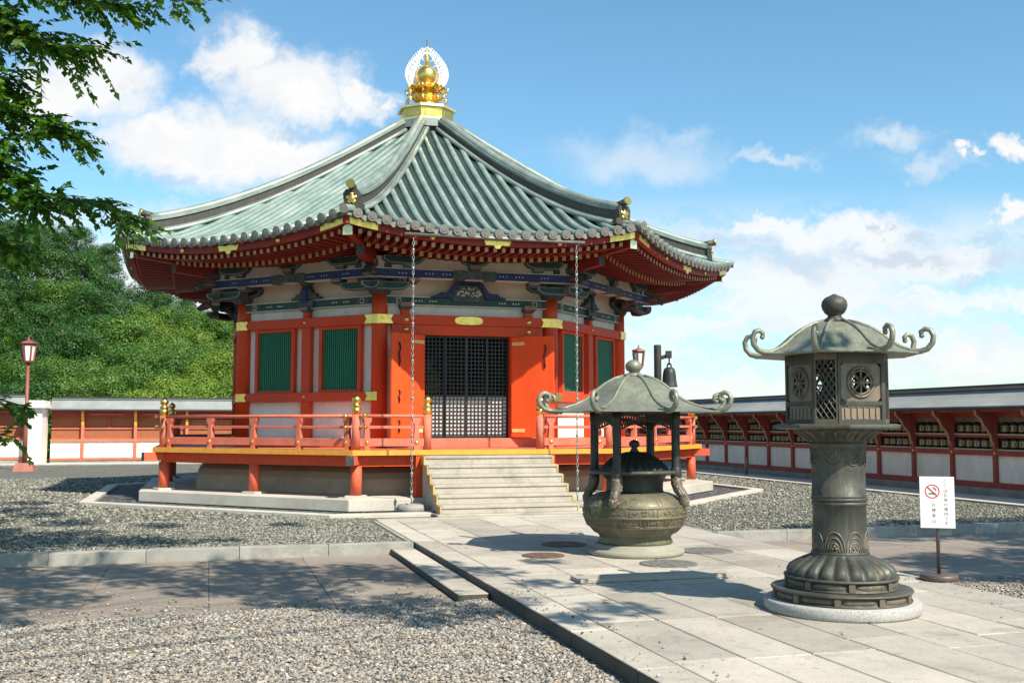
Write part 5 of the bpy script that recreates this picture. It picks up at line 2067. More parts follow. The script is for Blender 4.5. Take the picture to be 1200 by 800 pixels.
def gallery(name, label, u0, u1, vb, dz, posts, ends):
    w_ = thing(name, label, 'wall', W(0, vb), TH)
    b = MB(); b.box(u0, u1, -0.02, 0.25, -0.05, 0.10 + dz); b.build('wall_footing', [M['kerb']], w_)
    b = MB(); b.box(u0, u1, 0.0, 0.22, 0.10 + dz, 0.95 + dz); b.build('plaster_panel', [M['white']], w_)
    b = MB(); b.box(u0, u1, 0.16, 0.2, 0.95 + dz, 2.2 + dz); b.build('board_back', [M['wood']], w_)
    for nm, z0, z1, y0, y1 in (('bottom_rail', 0.10, 0.20, -0.05, 0.0), ('middle_rail', 0.87, 0.97, -0.07, 0.03), ('eave_beam', 1.90, 2.12, -0.03, 0.16), ('board_rail', 1.38, 1.43, 0.10, 0.155)):
        b = MB(); b.box(u0, u1, y0, y1, z0 + dz, z1 + dz); b.build(nm, [M['rail'] if nm != 'eave_beam' else M['wallred']], w_)
    b = MB(); b.box(u0, u1, -0.34, 0.16, 2.135 + dz, 2.155 + dz); b.build('eave_boards', [M['wallred']], w_)
    b = MB()
    wall_roof(b, u0, u1, -0.48, 0.12, 2.22 + dz, 2.62 + dz)
    b.build('wall_roof', [M['wallroof'], M['wallroofdark']], w_)
    fp = None
    for u in posts:
        if fp is None:
            b = MB()
            b.box(-0.06, 0.06, -0.065, 0.0, 0.20 + dz, 0.87 + dz)
            b.box(-0.06, 0.06, -0.065, 0.10, 0.97 + dz, 1.90 + dz)
            fp = b.build('wall_post', [M['rail']], w_, loc=(u, 0, 0))
            c = MB()
            c.prism([(-0.067, 1.45 + dz), (-0.10, 1.55 + dz), (-0.10, 1.70 + dz), (-0.20, 1.85 + dz), (-0.30, 2.0 + dz), (-0.30, 2.13 + dz), (-0.067, 2.13 + dz)], -0.05, 0.05, 0, lambda q, y, z: (y, q, z))
            c.build('eave_bracket', [M['yellow']], fp)
            c = MB()
            c.box(0.95, 1.07, 0.10, 0.155, 1.43 + dz, 1.90 + dz)
            c.box(0.28, 1.6, -0.06, -0.035, 1.97 + dz, 2.02 + dz, 1)
            c.build('board_stile', [M['wallred'], M['rail']], fp)
        else:
            o = copy_tree(fp, w_)
            o.location.x = u
    return w_


pu = [-10.18 + 2.06 * k for k in range(0, 11)]
gallery('gallery_wall', 'long low gallery wall of brown boards over white plaster behind the pavilion', UB0 + 0.35, UB1, SB, 0.0, pu, None)
gallery('gallery_wall', 'shorter gallery wall with a brighter roof running out past the lamp', -34.0, UB0 - 0.45, SB - 0.9, 0.08, [-13.6 - 2.06 * k for k in range(10)], None)
t = thing('white_wall_end', 'white plastered end wall with a small grey roof between the two gallery walls', 'wall end', W(UB0 - 0.05, SB - 0.9), TH)
b = MB(); b.box(-0.28, 0.28, -0.75, 0.9, -0.05, 2.22); b.build('plaster_body', [M['white']], t)
b = MB(); b.box(-0.42, 0.42, -0.95, 1.0, 2.225, 2.33); b.box(-0.36, 0.36, -0.9, 0.95, 2.332, 2.52); b.build('end_cap', [M['white']], t)
b = MB(); b.box(-0.34, -0.285, -0.70, -0.55, -0.02, 2.22); b.build('corner_post', [M['rail']], t)


# ================================================================== LAMPS, BELL POST
def street_lamp(loc, label, zt=4.55):
    t = thing('street_lamp', label, 'street lamp', loc, TH, 'red post lamps')
    b = MB()
    b.lathe([(0.47, 0.0), (0.36, 0.28), (0.0, 0.28)], 4, 0, a0=PI / 4, smooth=False)
    b.build('lamp_foot', [M['lampfoot']], t)
    b = MB()
    b.tube([(0, 0, 0.28), (0, 0, 1.2), (0, 0, zt - 0.80)], [0.085, 0.07, 0.055], 12)
    b.build('lamp_post', [M['lampred']], t)
    b = MB()
    z0, z1 = zt - 0.80, zt - 0.18
    b.lathe([(0.12, z0 - 0.06), (0.18, z0), (0.18, z0 + 0.05)], 6, 0, smooth=False)
    b.lathe([(0.245, z1 - 0.04), (0.27, z1), (0.30, z1 + 0.02), (0.28, z1 + 0.07), (0.06, z1 + 0.14), (0.04, z1 + 0.17), (0.012, z1 + 0.3)], 6, 0, smooth=False)
    for k in range(6):
        a = 2 * PI * k / 6
        b.beam((0.175 * math.cos(a), 0.175 * math.sin(a), z0 + 0.05), (0.245 * math.cos(a), 0.245 * math.sin(a), z1 - 0.04), 0.045, 0.045)
    ln = b.build('lamp_head', [M['lampred']], t)
    b = MB()
    b.lathe([(0.15, z0 + 0.052), (0.215, z1 - 0.042)], 6, 0, smooth=False)
    b.build('lamp_glass', [M['lampglass']], ln)


street_lamp(W(-11.24, 13.67, -0.02), 'red post lamp standing on the gravel before the white wall end')
street_lamp(Vector((5.02, 41.6, 0.0)), 'red post lamp rising behind the incense burner canopy', 4.62)
b = MB()
b.lathe([(0.135, 0.0), (0.135, 4.42), (0.12, 4.46)], 14)
bl = Vector((5.30, 38.2, 0))
t = thing('bell_post', 'dark timber post with a short bracket arm beyond the incense burner canopy', 'bell post', bl, R(0))
b.build('post', [M['darkwood']], t)
b = MB()
b.beam((0.1, 0, 3.98), (0.36, 0, 4.06), 0.14, 0.14)
b.box(0.30, 0.50, -0.12, 0.12, 3.98, 4.24)
b.build('bracket_arm', [M['darkwood']], t)
b = MB()
b.tube([(0.0, 0, 0.80), (0.0, 0, 1.05)], 0.03, 6)
b.tube([(-0.08, 0, 0.72), (-0.05, 0, 0.84), (0, 0, 0.88), (0.05, 0, 0.84), (0.08, 0, 0.72)], 0.03, 6)
b.lathe([(0.06, 0.72), (0.15, 0.70), (0.21, 0.62), (0.24, 0.45), (0.26, 0.2), (0.29, 0.03), (0.30, 0.0), (0.26, 0.0)], 20)
o = b.build('bronze_bell', [M['bronzedark']], None, bl + Vector((0.42, 0, 2.93)), 0)
tag(o, 'small dark bronze bell hanging from the bracket of the timber post', 'bell')

SUNX, SUNY = 0.61, -0.725      # horizontal run of the sunbeams per metre of height
# ================================================================== TREES
def quads(C, Nn, size, aspect=0.55):
    """leaf quads (diamonds folded flat) at C with normals Nn"""
    n = len(C)
    Nn = Nn / np.maximum(1e-6, np.linalg.norm(Nn, axis=1)[:, None])
    r = rng.normal(size=(n, 3))
    T = np.cross(Nn, r)
    T /= np.maximum(1e-6, np.linalg.norm(T, axis=1)[:, None])
    B = np.cross(Nn, T)
    s = size * (0.6 + 0.8 * rng.random(n))[:, None]
    V = np.stack([C - T * s, C + B * s * aspect, C + T * s, C - B * s * aspect], 1).reshape(-1, 3)
    return V, np.arange(4 * n).reshape(-1, 4)


def crown_mesh(name, mat, clumps, per, size, up_bias=0.35, jitter=0.55, fill=0.25):
    Cs, Ns = [], []
    for (x, y, z, r) in clumps:
        n = int(per * (r ** 2))
        d = rng.normal(size=(n, 3))
        d /= np.linalg.norm(d, axis=1)[:, None]
        rad = r * np.where(rng.random(n) < fill, rng.random(n) ** 0.5, 0.86 + 0.2 * rng.random(n))
        d2 = d * np.array([1, 1, 0.8])
        Cs.append(np.array([x, y, z]) + d2 * rad[:, None])
        Ns.append(d + np.array([0, 0, up_bias]) + rng.normal(size=(n, 3)) * jitter)
    V, F = quads(np.concatenate(Cs), np.concatenate(Ns), size)
    return mesh_np(name, V, F, [mat])


def hill_clumps(h, r, n):
    out = []
    for i in range(n):
        t_ = rng.random() ** 0.7
        a = rng.random() * 2 * PI
        zc = h * (0.34 + 0.62 * t_)
        rr = r * (1.0 - 0.62 * max(0, t_ - 0.15)) * (0.45 + 0.55 * rng.random() ** 0.5)
        out.append((rr * math.cos(a), rr * math.sin(a), zc, 0.42 + 0.40 * rng.random()))
    out += [(0, 0, h * 0.88, 0.8), (0.6, 0.3, h * 0.8, 0.75), (-0.5, -0.4, h * 0.78, 0.75), (0, 0, h * 0.55, 1.2)]
    return out


variants = {}
for key in ('leafdark', 'leafmid', 'leaflight'):
    variants[key] = [crown_mesh('hill_crown', M[key], hill_clumps(6.4, 2.75, 66), 760, 0.056, 0.35, 0.20, 0.06) for _ in range(3)]
tb = MB()
tb.tube([(0, 0, -1.5), (0.05, 0.02, 1.2), (0.0, 0.1, 3.0), (0.1, 0.0, 5.0)], [0.26, 0.2, 0.15, 0.06], 8)
for k in range(5):
    a = 2 * PI * k / 5 + 0.4
    tb.tube([(0.02, 0.05, 2.0 + 0.3 * k), (0.8 * math.cos(a), 0.8 * math.sin(a), 3.0 + 0.3 * k), (1.5 * math.cos(a), 1.5 * math.sin(a), 3.6 + 0.35 * k)], [0.1, 0.07, 0.03], 6)
trunk_proto = tb.build('trunk', [M['bark']], None, (0, 0, -60))
trunk_me = trunk_proto.data
bpy.data.objects.remove(trunk_proto)
F_PX, HZ = 1232.0, 496.3
sky_px = [(-500, 215), (-200, 228), (0, 247), (31, 250), (62, 259), (94, 276), (125, 290), (140, 303), (172, 338), (219, 352), (275, 368), (340, 388), (420, 420), (520, 452), (640, 470)]


def ztop(px, k):
    ys = float(np.interp(px, [p_[0] for p_ in sky_px], [p_[1] for p_ in sky_px]))
    return ys + (447 - ys) * (1 - k) ** 1.0


rows = [(57, 0.0), (62, 0.17), (67.5, 0.34), (73, 0.5), (79, 0.66), (86, 0.84), (93, 1.0)]
for ri, (dep, k) in enumerate(rows):
    px = -330 + random.uniform(0, 40)
    while px < 500:
        step = 3.1 / dep * F_PX * random.uniform(0.8, 1.2)
        X = (px - 600) / F_PX * dep
        Y = dep + random.uniform(-1.6, 1.6)
        zt_ = 1.6 + (HZ - ztop(px, k) - random.uniform(-7, 9)) / F_PX * dep
        sc = random.uniform(0.82, 1.18)
        # which kind: sombre up on the left, bright yellow green low on the right
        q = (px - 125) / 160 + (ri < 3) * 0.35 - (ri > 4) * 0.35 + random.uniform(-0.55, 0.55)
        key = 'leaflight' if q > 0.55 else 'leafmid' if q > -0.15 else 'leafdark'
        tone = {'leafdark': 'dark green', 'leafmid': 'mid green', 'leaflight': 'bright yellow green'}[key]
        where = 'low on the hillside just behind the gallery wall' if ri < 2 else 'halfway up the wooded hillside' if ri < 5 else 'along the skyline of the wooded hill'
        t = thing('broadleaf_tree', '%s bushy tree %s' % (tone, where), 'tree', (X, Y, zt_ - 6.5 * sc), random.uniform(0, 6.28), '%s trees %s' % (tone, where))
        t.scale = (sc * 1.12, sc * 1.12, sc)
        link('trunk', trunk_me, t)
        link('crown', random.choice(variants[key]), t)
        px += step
# the hill itself, under the trees
b = MB()
gx = list(np.linspace(-1100, 900, 34))
gd = [50, 53, 57, 62, 67.5, 73, 79, 86, 93, 102, 125]
kk = [-9, -9, 0.0, 0.17, 0.34, 0.5, 0.66, 0.84, 1.0, 1.0, 0.6]
vs = []
for d_, k in zip(gd, kk):
    for px in gx:
        z = -0.2 if k < -1 else max(-0.2, 1.6 + (HZ - ztop(px, k)) / F_PX * d_ - 6.3)
        if px > 640:
            z = -0.2
        vs.append(((px - 600) / F_PX * d_, d_, z))
n = len(gx)
b.add(vs, [(i * n + j, i * n + j + 1, (i + 1) * n + j + 1, (i + 1) * n + j) for i in range(len(gd) - 1) for j in range(n - 1)], 0, True)
o = b.build('hill', [M['hillsoil']])
tag(o, kind='structure')


# ---- near trees
def leaf_spray(Vs, Fs, path, n_tw, tw_len, leaf, droop=0.5, density=11):
    """twigs along a limb, each with alternate pointed leaves"""
    path = [Vector(p) for p in path]
    seg = [(path[i + 1] - path[i]).length for i in range(len(path) - 1)]
    tot = sum(seg)
    twigs = []
    for k in range(n_tw):
        t_ = (k + random.random()) / n_tw * tot
        i = 0
        while i < len(seg) - 1 and t_ > seg[i]:
            t_ -= seg[i]
            i += 1
        p = path[i].lerp(path[i + 1], min(1, t_ / seg[i]))
        d = (path[i + 1] - path[i]).normalized()
        side = Vector((random.gauss(0, 1), random.gauss(0, 1), random.gauss(0, 0.5)))
        side = (side - d * side.dot(d)).normalized()
        dirn = (d * random.uniform(0.3, 1.0) + side * random.uniform(0.4, 1.0)).normalized()
        ln = tw_len * random.uniform(0.45, 1.2)
        pts = [p]
        for q in range(1, 6):
            f = q / 5
            pts.append(p + dirn * ln * f + Vector((0, 0, -droop * ln * f * f)))
        twigs.append(pts)
        m_ = max(4, int(density * ln / 0.5))
        for q in range(m_):
            f = (q + 0.5) / m_ * 5
            i2 = min(4, int(f))
            c = pts[i2].lerp(pts[i2 + 1], f - i2)
            td = (pts[i2 + 1] - pts[i2]).normalized()
            sd = td.cross(Vector((0, 0, 1)))
            if sd.length < 0.1:
                sd = Vector((1, 0, 0))
            sd.normalize()
            sg = 1 if q % 2 else -1
            ld = (td * random.uniform(0.5, 0.9) + sd * sg * random.uniform(0.5, 1.0) + Vector((0, 0, random.uniform(-0.7, 0.1)))).normalized()
            nrm = ld.cross(Vector((random.gauss(0, 0.5), random.gauss(0, 0.5), 1))).normalized()
            L_ = leaf * random.uniform(0.65, 1.25)
            w = L_ * 0.32
            up_ = ld.cross(nrm).normalized() * (L_ * 0.06)
            a = len(Vs)
            Vs += [c, c + ld * L_ * 0.35 + nrm * w + up_, c + ld * L_, c + ld * L_ * 0.35 - nrm * w + up_]
            Fs.append((a, a + 1, a + 2, a + 3))
    return twigs


def px3(px, py, d):
    """a point in the yard, written down from its bearing and distance"""
    x = (px - 600) / F_PX
    z = (400 - py) / F_PX
    pi_ = R(4.47)
    v = Vector((x, math.cos(pi_) - z * math.sin(pi_), math.sin(pi_) + z * math.cos(pi_)))
    return Vector((0, 0, 1.6)) + v * (d / v.y)


t = thing('overhanging_tree', 'dark leafy tree reaching in over the gravel court with drooping branches', 'tree', (-9.2, 11.5, -0.05), 0)
lb = MB()
base = Vector((0, 0, 0))
O = Vector(t.location)
tr = [(0, 0, -0.2), (0.1, 0.05, 1.5), (0.05, 0.2, 3.2), (0.25, 0.1, 5.0), (0.2, 0.2, 7.5), (0.4, 0.3, 9.5)]
lb.tube(tr, [0.36, 0.27, 0.23, 0.19, 0.12, 0.05], 12)
tk = lb.build('trunk', [M['bark']], t)
Vs, Fs = [], []
limbs = [
    # (start height, [(px, py, depth)...], twigs, twig length, leaf)
    (6.2, [(-120, 60, 11), (-20, 15, 10.6), (50, 50, 10.3), (108, 58, 10.2)], 44, 0.50, 0.095),
    (7.0, [(-60, -30, 10.6), (40, -18, 10.3), (110, 2, 10.2), (150, 6, 10.1)], 42, 0.42, 0.09),
    (7.6, [(-20, -70, 10.2), (120, -50, 10.0), (190, -14, 9.9), (232, 2, 9.9)], 16, 0.40, 0.09),
    (5.0, [(-100, 140, 10.8), (-10, 130, 10.6), (40, 138, 10.5), (78, 152, 10.4)], 36, 0.46, 0.09),
    (5.0, [(-90, 175, 10.8), (0, 165, 10.6), (60, 150, 10.5), (100, 165, 10.4)], 24, 0.36, 0.085),
    (4.2, [(-100, 250, 10.8), (-10, 228, 10.6), (70, 232, 10.4), (130, 240, 10.3), (165, 262, 10.3)], 46, 0.40, 0.09),
    (4.3, [(-100, 215, 10.8), (-20, 205, 10.6), (25, 215, 10.5), (45, 240, 10.4)], 34, 0.46, 0.09),
    (3.9, [(-100, 290, 10.8), (-40, 275, 10.6), (10, 285, 10.5)], 34, 0.5, 0.09),
    (2.4, [(-110, 470, 11.0), (-20, 462, 10.8), (35, 478, 10.7)], 12, 0.34, 0.09),
    (2.2, [(-110, 520, 11.0), (-20, 505, 10.8), (18, 512, 10.7)], 8, 0.30, 0.09),
    (3.3, [(-110, 380, 11.0), (-50, 350, 10.8), (-12, 380, 10.7)], 10, 0.45, 0.09),
    (6.0, [(-140, 100, 10.8), (-50, 80, 10.6), (0, 95, 10.5)], 56, 0.55, 0.095),
    (5.4, [(-140, 160, 10.8), (-60, 20, 10.6), (10, 28, 10.5)], 60, 0.55, 0.095),
    (5.0, [(-140, 190, 10.8), (-60, 190, 10.6), (-5, 185, 10.5)], 44, 0.5, 0.09),
    (8.0, [(-200, -120, 11.5), (-250, -200, 12)], 60, 0.7, 0.10),
    (6.5, [(-350, 0, 12.5), (-480, -20, 13)], 60, 0.7, 0.10),
    (5.5, [(-350, 120, 10), (-480, 100, 9)], 60, 0.7, 0.10),
]
for h0, pts, ntw, tl, lf in limbs:
    i = min(len(tr) - 2, max(0, sum(1 for p_ in tr if p_[2] <= h0) - 1))
    f = (h0 - tr[i][2]) / (tr[i + 1][2] - tr[i][2])
    p0 = Vector(tr[i]).lerp(Vector(tr[i + 1]), f)
    P = [p0] + [px3(*p_) - O for p_ in pts]
    c = MB()
    c.tube(P, [0.06] + [0.026 - 0.021 * q / (len(P) - 2) for q in range(len(P) - 1)], 7)
    c.build('limb', [M['bark']], tk)
    tw = leaf_spray(Vs, Fs, P[1:] if len(P) > 3 else P, int(ntw * 2.9), tl * 0.85, lf * 0.95, 0.22, 22)
    c = MB()
    for q in tw[::2]:
        c.tube(q[::2] + [q[-1]], [0.006, 0.005, 0.004, 0.003][:len(q[::2]) + 1], 4, 0, True, False)
    c.build('twig', [M['bark']], tk)
me = mesh_np('crown', np.array([tuple(p_) for p_ in Vs]), np.array(Fs), [M['leafnear']])
link('crown', me, t)


def shade_tree(name, label, loc, trunk, clumps, per, leaf):
    t = thing(name, label, 'tree', loc, 0)
    b = MB()
    b.tube(trunk, [0.34 - 0.26 * q / (len(trunk) - 1) for q in range(len(trunk))], 12)
    tk = b.build('trunk', [M['bark']], t)
    top = Vector(trunk[-2])
    for (x, y, z, r) in clumps:
        c = MB()
        e = Vector((x, y, z))
        mid = top.lerp(e, 0.5) + Vector((0, 0, 0.3))
        c.tube([top, mid, e], [0.020, 0.012, 0.006], 5)
        c.build('limb', [M['bark']], tk)
    me = crown_mesh('crown', M['leafnear'], clumps, per, leaf, 0.3, 0.8, 0.75)
    link('crown', me, t)


# a tall tree behind the visitor, and one beyond the right of the picture: they throw the dapple on the paving
SH = []


def shadow_clump(x, y, h, r):
    """a leaf mass at height h whose shade falls at (x, y)"""
    if ((x + 3.5) / 1.35) ** 2 + ((y - 10.0) / 0.72) ** 2 > 1 and ((x + 1.7) / 0.7) ** 2 + ((y - 11.3) / 0.35) ** 2 > 1:
        SH.append((x + SUNX * h, y + SUNY * h, h, r))


for (x, y, h, r) in [(-5.6, 9.9, 7.5, 0.75), (-4.6, 10.6, 7.0, 0.55), (-3.9, 11.9, 7.6, 0.55), (-5.9, 11.4, 8.0, 0.7), (-2.4, 11.5, 7.2, 0.75), (-1.6, 11.0, 7.6, 0.65), (-1.0, 12.0, 8.0, 0.5),
                     (-2.6, 10.5, 7.0, 0.5), (-0.9, 10.4, 7.3, 0.45), (-3.2, 13.0, 8.0, 0.6), (-6.5, 13.1, 8.2, 0.7), (-7.2, 10.8, 8.0, 0.8), (-5.0, 12.8, 7.9, 0.45), (-0.2, 9.7, 7.1, 0.36), (-0.7, 9.3, 7.0, 0.34),
                     (0.3, 10.7, 7.2, 0.28), (0.9, 9.3, 7.4, 0.34), (0.5, 8.8, 7.2, 0.26), (1.2, 10.4, 7.0, 0.22), (-0.2, 11.6, 7.5, 0.3), (0.4, 12.4, 7.7, 0.24), (-4.3, 9.2, 7.2, 0.22), (-5.3, 8.9, 7.0, 0.3),
                     (-8.4, 15.4, 8.6, 0.9), (-6.9, 15.0, 8.8, 0.7), (-5.4, 14.7, 8.5, 0.6), (-8.9, 17.6, 9.0, 0.6), (-7.2, 17.2, 9.0, 0.5), (-5.6, 16.8, 9.0, 0.4), (-4.0, 14.8, 8.8, 0.28), (-3.6, 17.0, 9.0, 0.3), (-9.4, 19.8, 9.2, 0.6), (-7.6, 16.1, 9, 0.25)]:
    shadow_clump(x, y, h, r)
for (x, y, h, r) in [(-6.3, 12.3, 8, 0.6), (-5.2, 11.9, 7.8, 0.6), (-4.4, 12.6, 7.8, 0.5), (-2.9, 12.4, 7.6, 0.6), (-1.8, 12.6, 7.8, 0.6), (-2.0, 10.4, 7.2, 0.5), (-1.2, 9.9, 7.2, 0.45), (-3.1, 11.2, 7.4, 0.45), (-4.9, 9.6, 7.3, 0.5), (-6.6, 9.8, 7.6, 0.7), (-3.6, 10.0, 7.0, 0.3),
                     (-7.6, 14.6, 8.4, 0.7), (-6.2, 14.3, 8.4, 0.6), (-4.8, 14.5, 8.4, 0.5), (-7.9, 15.6, 8.8, 0.6), (-6.4, 15.6, 8.8, 0.45), (-8.6, 16.7, 9, 0.5), (-10.2, 18.6, 9.2, 0.8), (-8.4, 18.8, 9.2, 0.5), (-11.5, 20.5, 9.4, 0.9), (-9.8, 21.5, 9.4, 0.5)]:
    shadow_clump(x, y, h, r)
loc = Vector((-6.5, -2.6, -0.12))
shade_tree('tall_tree', 'tall leafy tree standing behind the viewpoint and shading the brown paving', loc, [(0, 0, 0), (0.3, 0.4, 2), (1.0, 1.4, 4), (2.4, 3.3, 5.8), (4.0, 5.4, 7.0)],
           [(x - loc.x, y - loc.y, z - loc.z, r * 1.1) for x, y, z, r in SH], 1250, 0.07)
SH = []
for (x, y, h, r) in [(6.2, 12.6, 6.6, 0.9), (7.6, 13.2, 7.0, 1.0), (8.6, 12.2, 7.0, 1.0), (6.6, 11.4, 6.6, 0.7), (5.6, 13.3, 7, 0.55), (5.0, 12.1, 6.8, 0.4), (7.4, 11.2, 6.6, 0.6), (5.6, 12.0, 6.6, 0.4),
                     (6.0, 16.6, 7.6, 0.65), (7.2, 16.9, 7.6, 0.75), (8.4, 17.1, 7.6, 0.85), (9.6, 17.3, 7.6, 0.9), (5.0, 16.7, 7.5, 0.4), (4.4, 16.6, 7.5, 0.25), (10.8, 17.2, 7.6, 1.0), (7.8, 15.6, 7.3, 0.6), (9.2, 15.4, 7.3, 0.8), (6.6, 17.4, 7.6, 0.4), (5.8, 13.9, 7.0, 0.4), (8.8, 14.0, 7.2, 0.8), (7.1, 14.3, 7.0, 0.5)]:
    shadow_clump(x, y, h, r)
loc = Vector((12.0, 8.6, -0.12))
shade_tree('spreading_tree', 'spreading leafy tree outside the view beyond the no smoking sign', loc, [(0, 0, 0), (-0.1, 0.1, 2), (-0.2, 0.2, 4), (-0.3, 0.4, 5.6), (-0.3, 0.6, 6.8)],
           [(x - loc.x, y - loc.y, z - loc.z, r * 1.25) for x, y, z, r in SH], 1150, 0.08)

# ================================================================== SKY, SUN, CAMERA
SUN_DIR = Vector((SUNX, SUNY, 1.0)).normalized()
elev = math.asin(SUN_DIR.z)
world = bpy.data.worlds.new('World')
SC.world = world
world.use_nodes = True
nt = world.node_tree
bg = nt.nodes['Background']
sky = nt.nodes.new('ShaderNodeTexSky')
sky.sky_type = 'NISHITA'
sky.sun_disc = False
sky.sun_elevation = elev
sky.sun_rotation = math.atan2(SUN_DIR.x, SUN_DIR.y)
sky.air_density = 1.0
sky.dust_density = 0.6
sky.ozone_density = 2.0
tc = nt.nodes.new('ShaderNodeTexCoord')
sep = nt.nodes.new('ShaderNodeSeparateXYZ')
L(nt, tc.outputs['Generated'], sep.inputs[0])
yy = math_(nt, 'MAXIMUM', sep.outputs[1], 0.08)
gx_ = math_(nt, 'DIVIDE', sep.outputs[0], yy)
gz_ = math_(nt, 'DIVIDE', sep.outputs[2], yy)
cmb = nt.nodes.new('ShaderNodeCombineXYZ')
L(nt, gx_, cmb.inputs[0])
L(nt, gz_, cmb.inputs[1])
P = cmb.outputs[0]


def vec(op, a, b_):
    m = nt.nodes.new('ShaderNodeVectorMath')
    m.operation = op
    for i, v in enumerate((a, b_)):
        if v is None:
            continue
        if isinstance(v, tuple):
            m.inputs[i].default_value = v
        else:
            L(nt, v, m.inputs[i])
    return m


def ncolor(vec_, scale, detail=5, rough=0.55):
    n = nt.nodes.new('ShaderNodeTexNoise')
    n.inputs['Scale'].default_value = scale
    n.inputs['Detail'].default_value = detail
    n.inputs['Roughness'].default_value = rough
    L(nt, vec_, n.inputs['Vector'])
    return n


wv = vec('SUBTRACT', ncolor(P, 15, 8, 0.6).outputs['Color'], (0.5, 0.5, 0.5)).outputs[0]
wv = vec('MULTIPLY', wv, (0.10, 0.08, 0)).outputs[0]
wv2 = vec('MULTIPLY', vec('SUBTRACT', ncolor(P, 60, 6, 0.6).outputs['Color'], (0.5, 0.5, 0.5)).outputs[0], (0.028, 0.024, 0)).outputs[0]
PW = vec('ADD', vec('ADD', P, wv).outputs[0], wv2).outputs[0]


def S(px, py):
    return ((px - 600) / F_PX, (HZ - py) / F_PX)


def ell(px, py, rx, ry, soft=0.8):
    cx_, cz_ = S(px, py)
    q = vec('SUBTRACT', PW, (cx_, cz_, 0)).outputs[0]
    q = vec('DIVIDE', q, (rx / F_PX, ry / F_PX, 1)).outputs[0]
    ln = vec('LENGTH', q, None).outputs['Value']
    mr = nt.nodes.new('ShaderNodeMapRange')
    mr.interpolation_type = 'SMOOTHSTEP'
    mr.inputs['From Min'].default_value = 1.0
    mr.inputs['From Max'].default_value = 1.0 - soft
    L(nt, ln, mr.inputs['Value'])
    return mr.outputs['Result']


def mx(a, b_):
    return math_(nt, 'MAXIMUM', a, b_)


def sc_(a, k):
    return math_(nt, 'MULTIPLY', a, k)


puffs = [(95, 95, 118, 66), (45, 112, 85, 60), (272, 62, 72, 54), (335, 98, 112, 62), (415, 114, 52, 36), (238, 162, 140, 66), (315, 178, 128, 52), (180, 155, 98, 52),
         (1196, 166, 42, 18), (1190, 246, 30, 24), (1138, 405, 38, 16), (1135, 180, 22, 12)]
mask = None
for p_ in puffs:
    e = ell(*p_, soft=0.68)
    mask = e if mask is None else mx(mask, e)
wisps = [(750, 180, 150, 46, 0.5), (800, 150, 60, 22, 0.35), (915, 185, 75, 14, 0.55), (1055, 158, 65, 24, 0.55), (1085, 195, 42, 26, 0.55), (190, 245, 190, 30, 0.55), (60, 255, 110, 30, 0.6), (360, 200, 80, 20, 0.35), (1100, 190, 90, 16, 0.3), (250, 25, 60, 24, 0.2), (120, 10, 60, 14, 0.15)]
wm = None
for px, py, rx, ry, k in wisps:
    e = sc_(ell(px, py, rx, ry, 1.0), k)
    wm = e if wm is None else mx(wm, e)
# streaky low clouds
st_ = vec('MULTIPLY', PW, (3.2, 16.0, 1)).outputs[0]
sn = ncolor(st_, 1.5, 7, 0.6).outputs['Fac']
el_ = sep.outputs[2]
mr = nt.nodes.new('ShaderNodeMapRange')
mr.interpolation_type = 'SMOOTHSTEP'
mr.inputs['From Min'].default_value = 0.235
mr.inputs['From Max'].default_value = 0.15
L(nt, gz_, mr.inputs['Value'])
low = mr.outputs['Result']
ss = nt.nodes.new('ShaderNodeMapRange')
ss.interpolation_type = 'SMOOTHSTEP'
ss.inputs['From Min'].default_value = 0.36
ss.inputs['From Max'].default_value = 0.56
L(nt, sn, ss.inputs['Value'])
streak = math_(nt, 'MULTIPLY', low, math_(nt, 'ADD', 0.20, sc_(ss.outputs['Result'], 0.66)))
bank = mx(ell(990, 275, 190, 34, 0.7), mx(ell(1100, 300, 220, 40, 0.8), ell(900, 262, 80, 20, 0.6)))
streak = mx(streak, sc_(bank, 0.9))
# generic broken cloud for the rest of the dome (behind the visitor)
n3 = ncolor(vec('MULTIPLY', tc.outputs['Generated'], (2.2, 2.2, 4.5)).outputs[0], 1.0, 7, 0.6).outputs['Fac']
back = math_(nt, 'LESS_THAN', sep.outputs[1], 0.05)
g3 = nt.nodes.new('ShaderNodeMapRange')
g3.interpolation_type = 'SMOOTHSTEP'
g3.inputs['From Min'].default_value = 0.5
g3.inputs['From Max'].default_value = 0.68
L(nt, n3, g3.inputs['Value'])
backc = math_(nt, 'MULTIPLY', back, g3.outputs['Result'])
allm = mx(mx(mask, wm), mx(streak, sc_(backc, 0.3)))
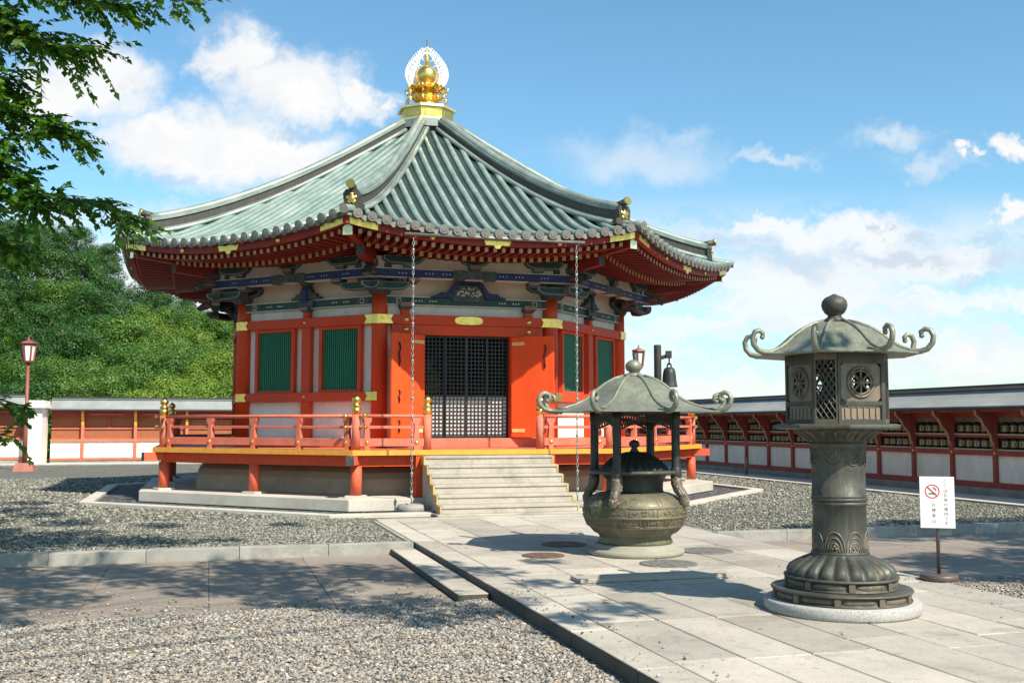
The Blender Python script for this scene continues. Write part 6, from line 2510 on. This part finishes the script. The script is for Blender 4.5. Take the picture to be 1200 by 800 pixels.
# lavender grey undersides
sh1 = ncolor(vec('MULTIPLY', PW, (7, 15, 1)).outputs[0], 1.3, 5, 0.55).outputs['Fac']
shr = ramp(nt, sh1, [(0.44, (1, 1, 1)), (0.66, (0, 0, 0))])
grey = None
for p_ in [(920, 300, 90, 22), (860, 285, 70, 18), (1075, 275, 36, 14), (1150, 322, 60, 14), (1060, 298, 110, 11), (1170, 275, 40, 18), (1035, 267, 14, 6), (1190, 300, 40, 26), (335, 148, 50, 12), (190, 200, 80, 12)]:
    e = ell(*p_, soft=0.8)
    grey = e if grey is None else mx(grey, e)
STR = 0.085
wh = (7.5, 7.5, 7.5)
gr = (4.8, 5.3, 6.2)
ccol = mixc(nt, math_(nt, 'SUBTRACT', 1.0, shr), wh, (6.7, 6.85, 7.1))
ccol = mixc(nt, sc_(grey, 0.75), ccol, gr)
# the photograph's sky is a clear saturated blue
skyc = mixc(nt, 1.0, sky.outputs[0], (1.03, 1.42, 1.42), 'MULTIPLY')
final = mixc(nt, allm, skyc, ccol)
L(nt, final, bg.inputs['Color'])
bg.inputs['Strength'].default_value = STR

sun = bpy.data.lights.new('sun', 'SUN')
sun.energy = 5.0
sun.angle = R(0.53)
sun.color = (1.0, 0.915, 0.775)
so = bpy.data.objects.new('sun', sun)
COL.objects.link(so)
so.rotation_euler = (-SUN_DIR).to_track_quat('-Z', 'Y').to_euler()
so.location = (20, -20, 40)

cam = bpy.data.cameras.new('camera')
cam.sensor_width = 36.0
cam.lens = 36.0 * F_PX / 1200.0
cam.clip_start = 0.1
cam.clip_end = 3000
co = bpy.data.objects.new('camera', cam)
COL.objects.link(co)
co.location = (0, 0, 1.6)
co.rotation_euler = (R(90 + 4.47), 0, 0)
SC.camera = co
SC.view_settings.view_transform = 'Standard'
SC.view_settings.look = 'None'
SC.view_settings.exposure = 0.64
SC.view_settings.gamma = 1.0
SC.cycles.use_denoising = True
SC.view_settings.use_curve_mapping = False
SC.cycles.max_bounces = 6
SC.cycles.diffuse_bounces = 3
SC.cycles.glossy_bounces = 3
SC.cycles.transparent_max_bounces = 6
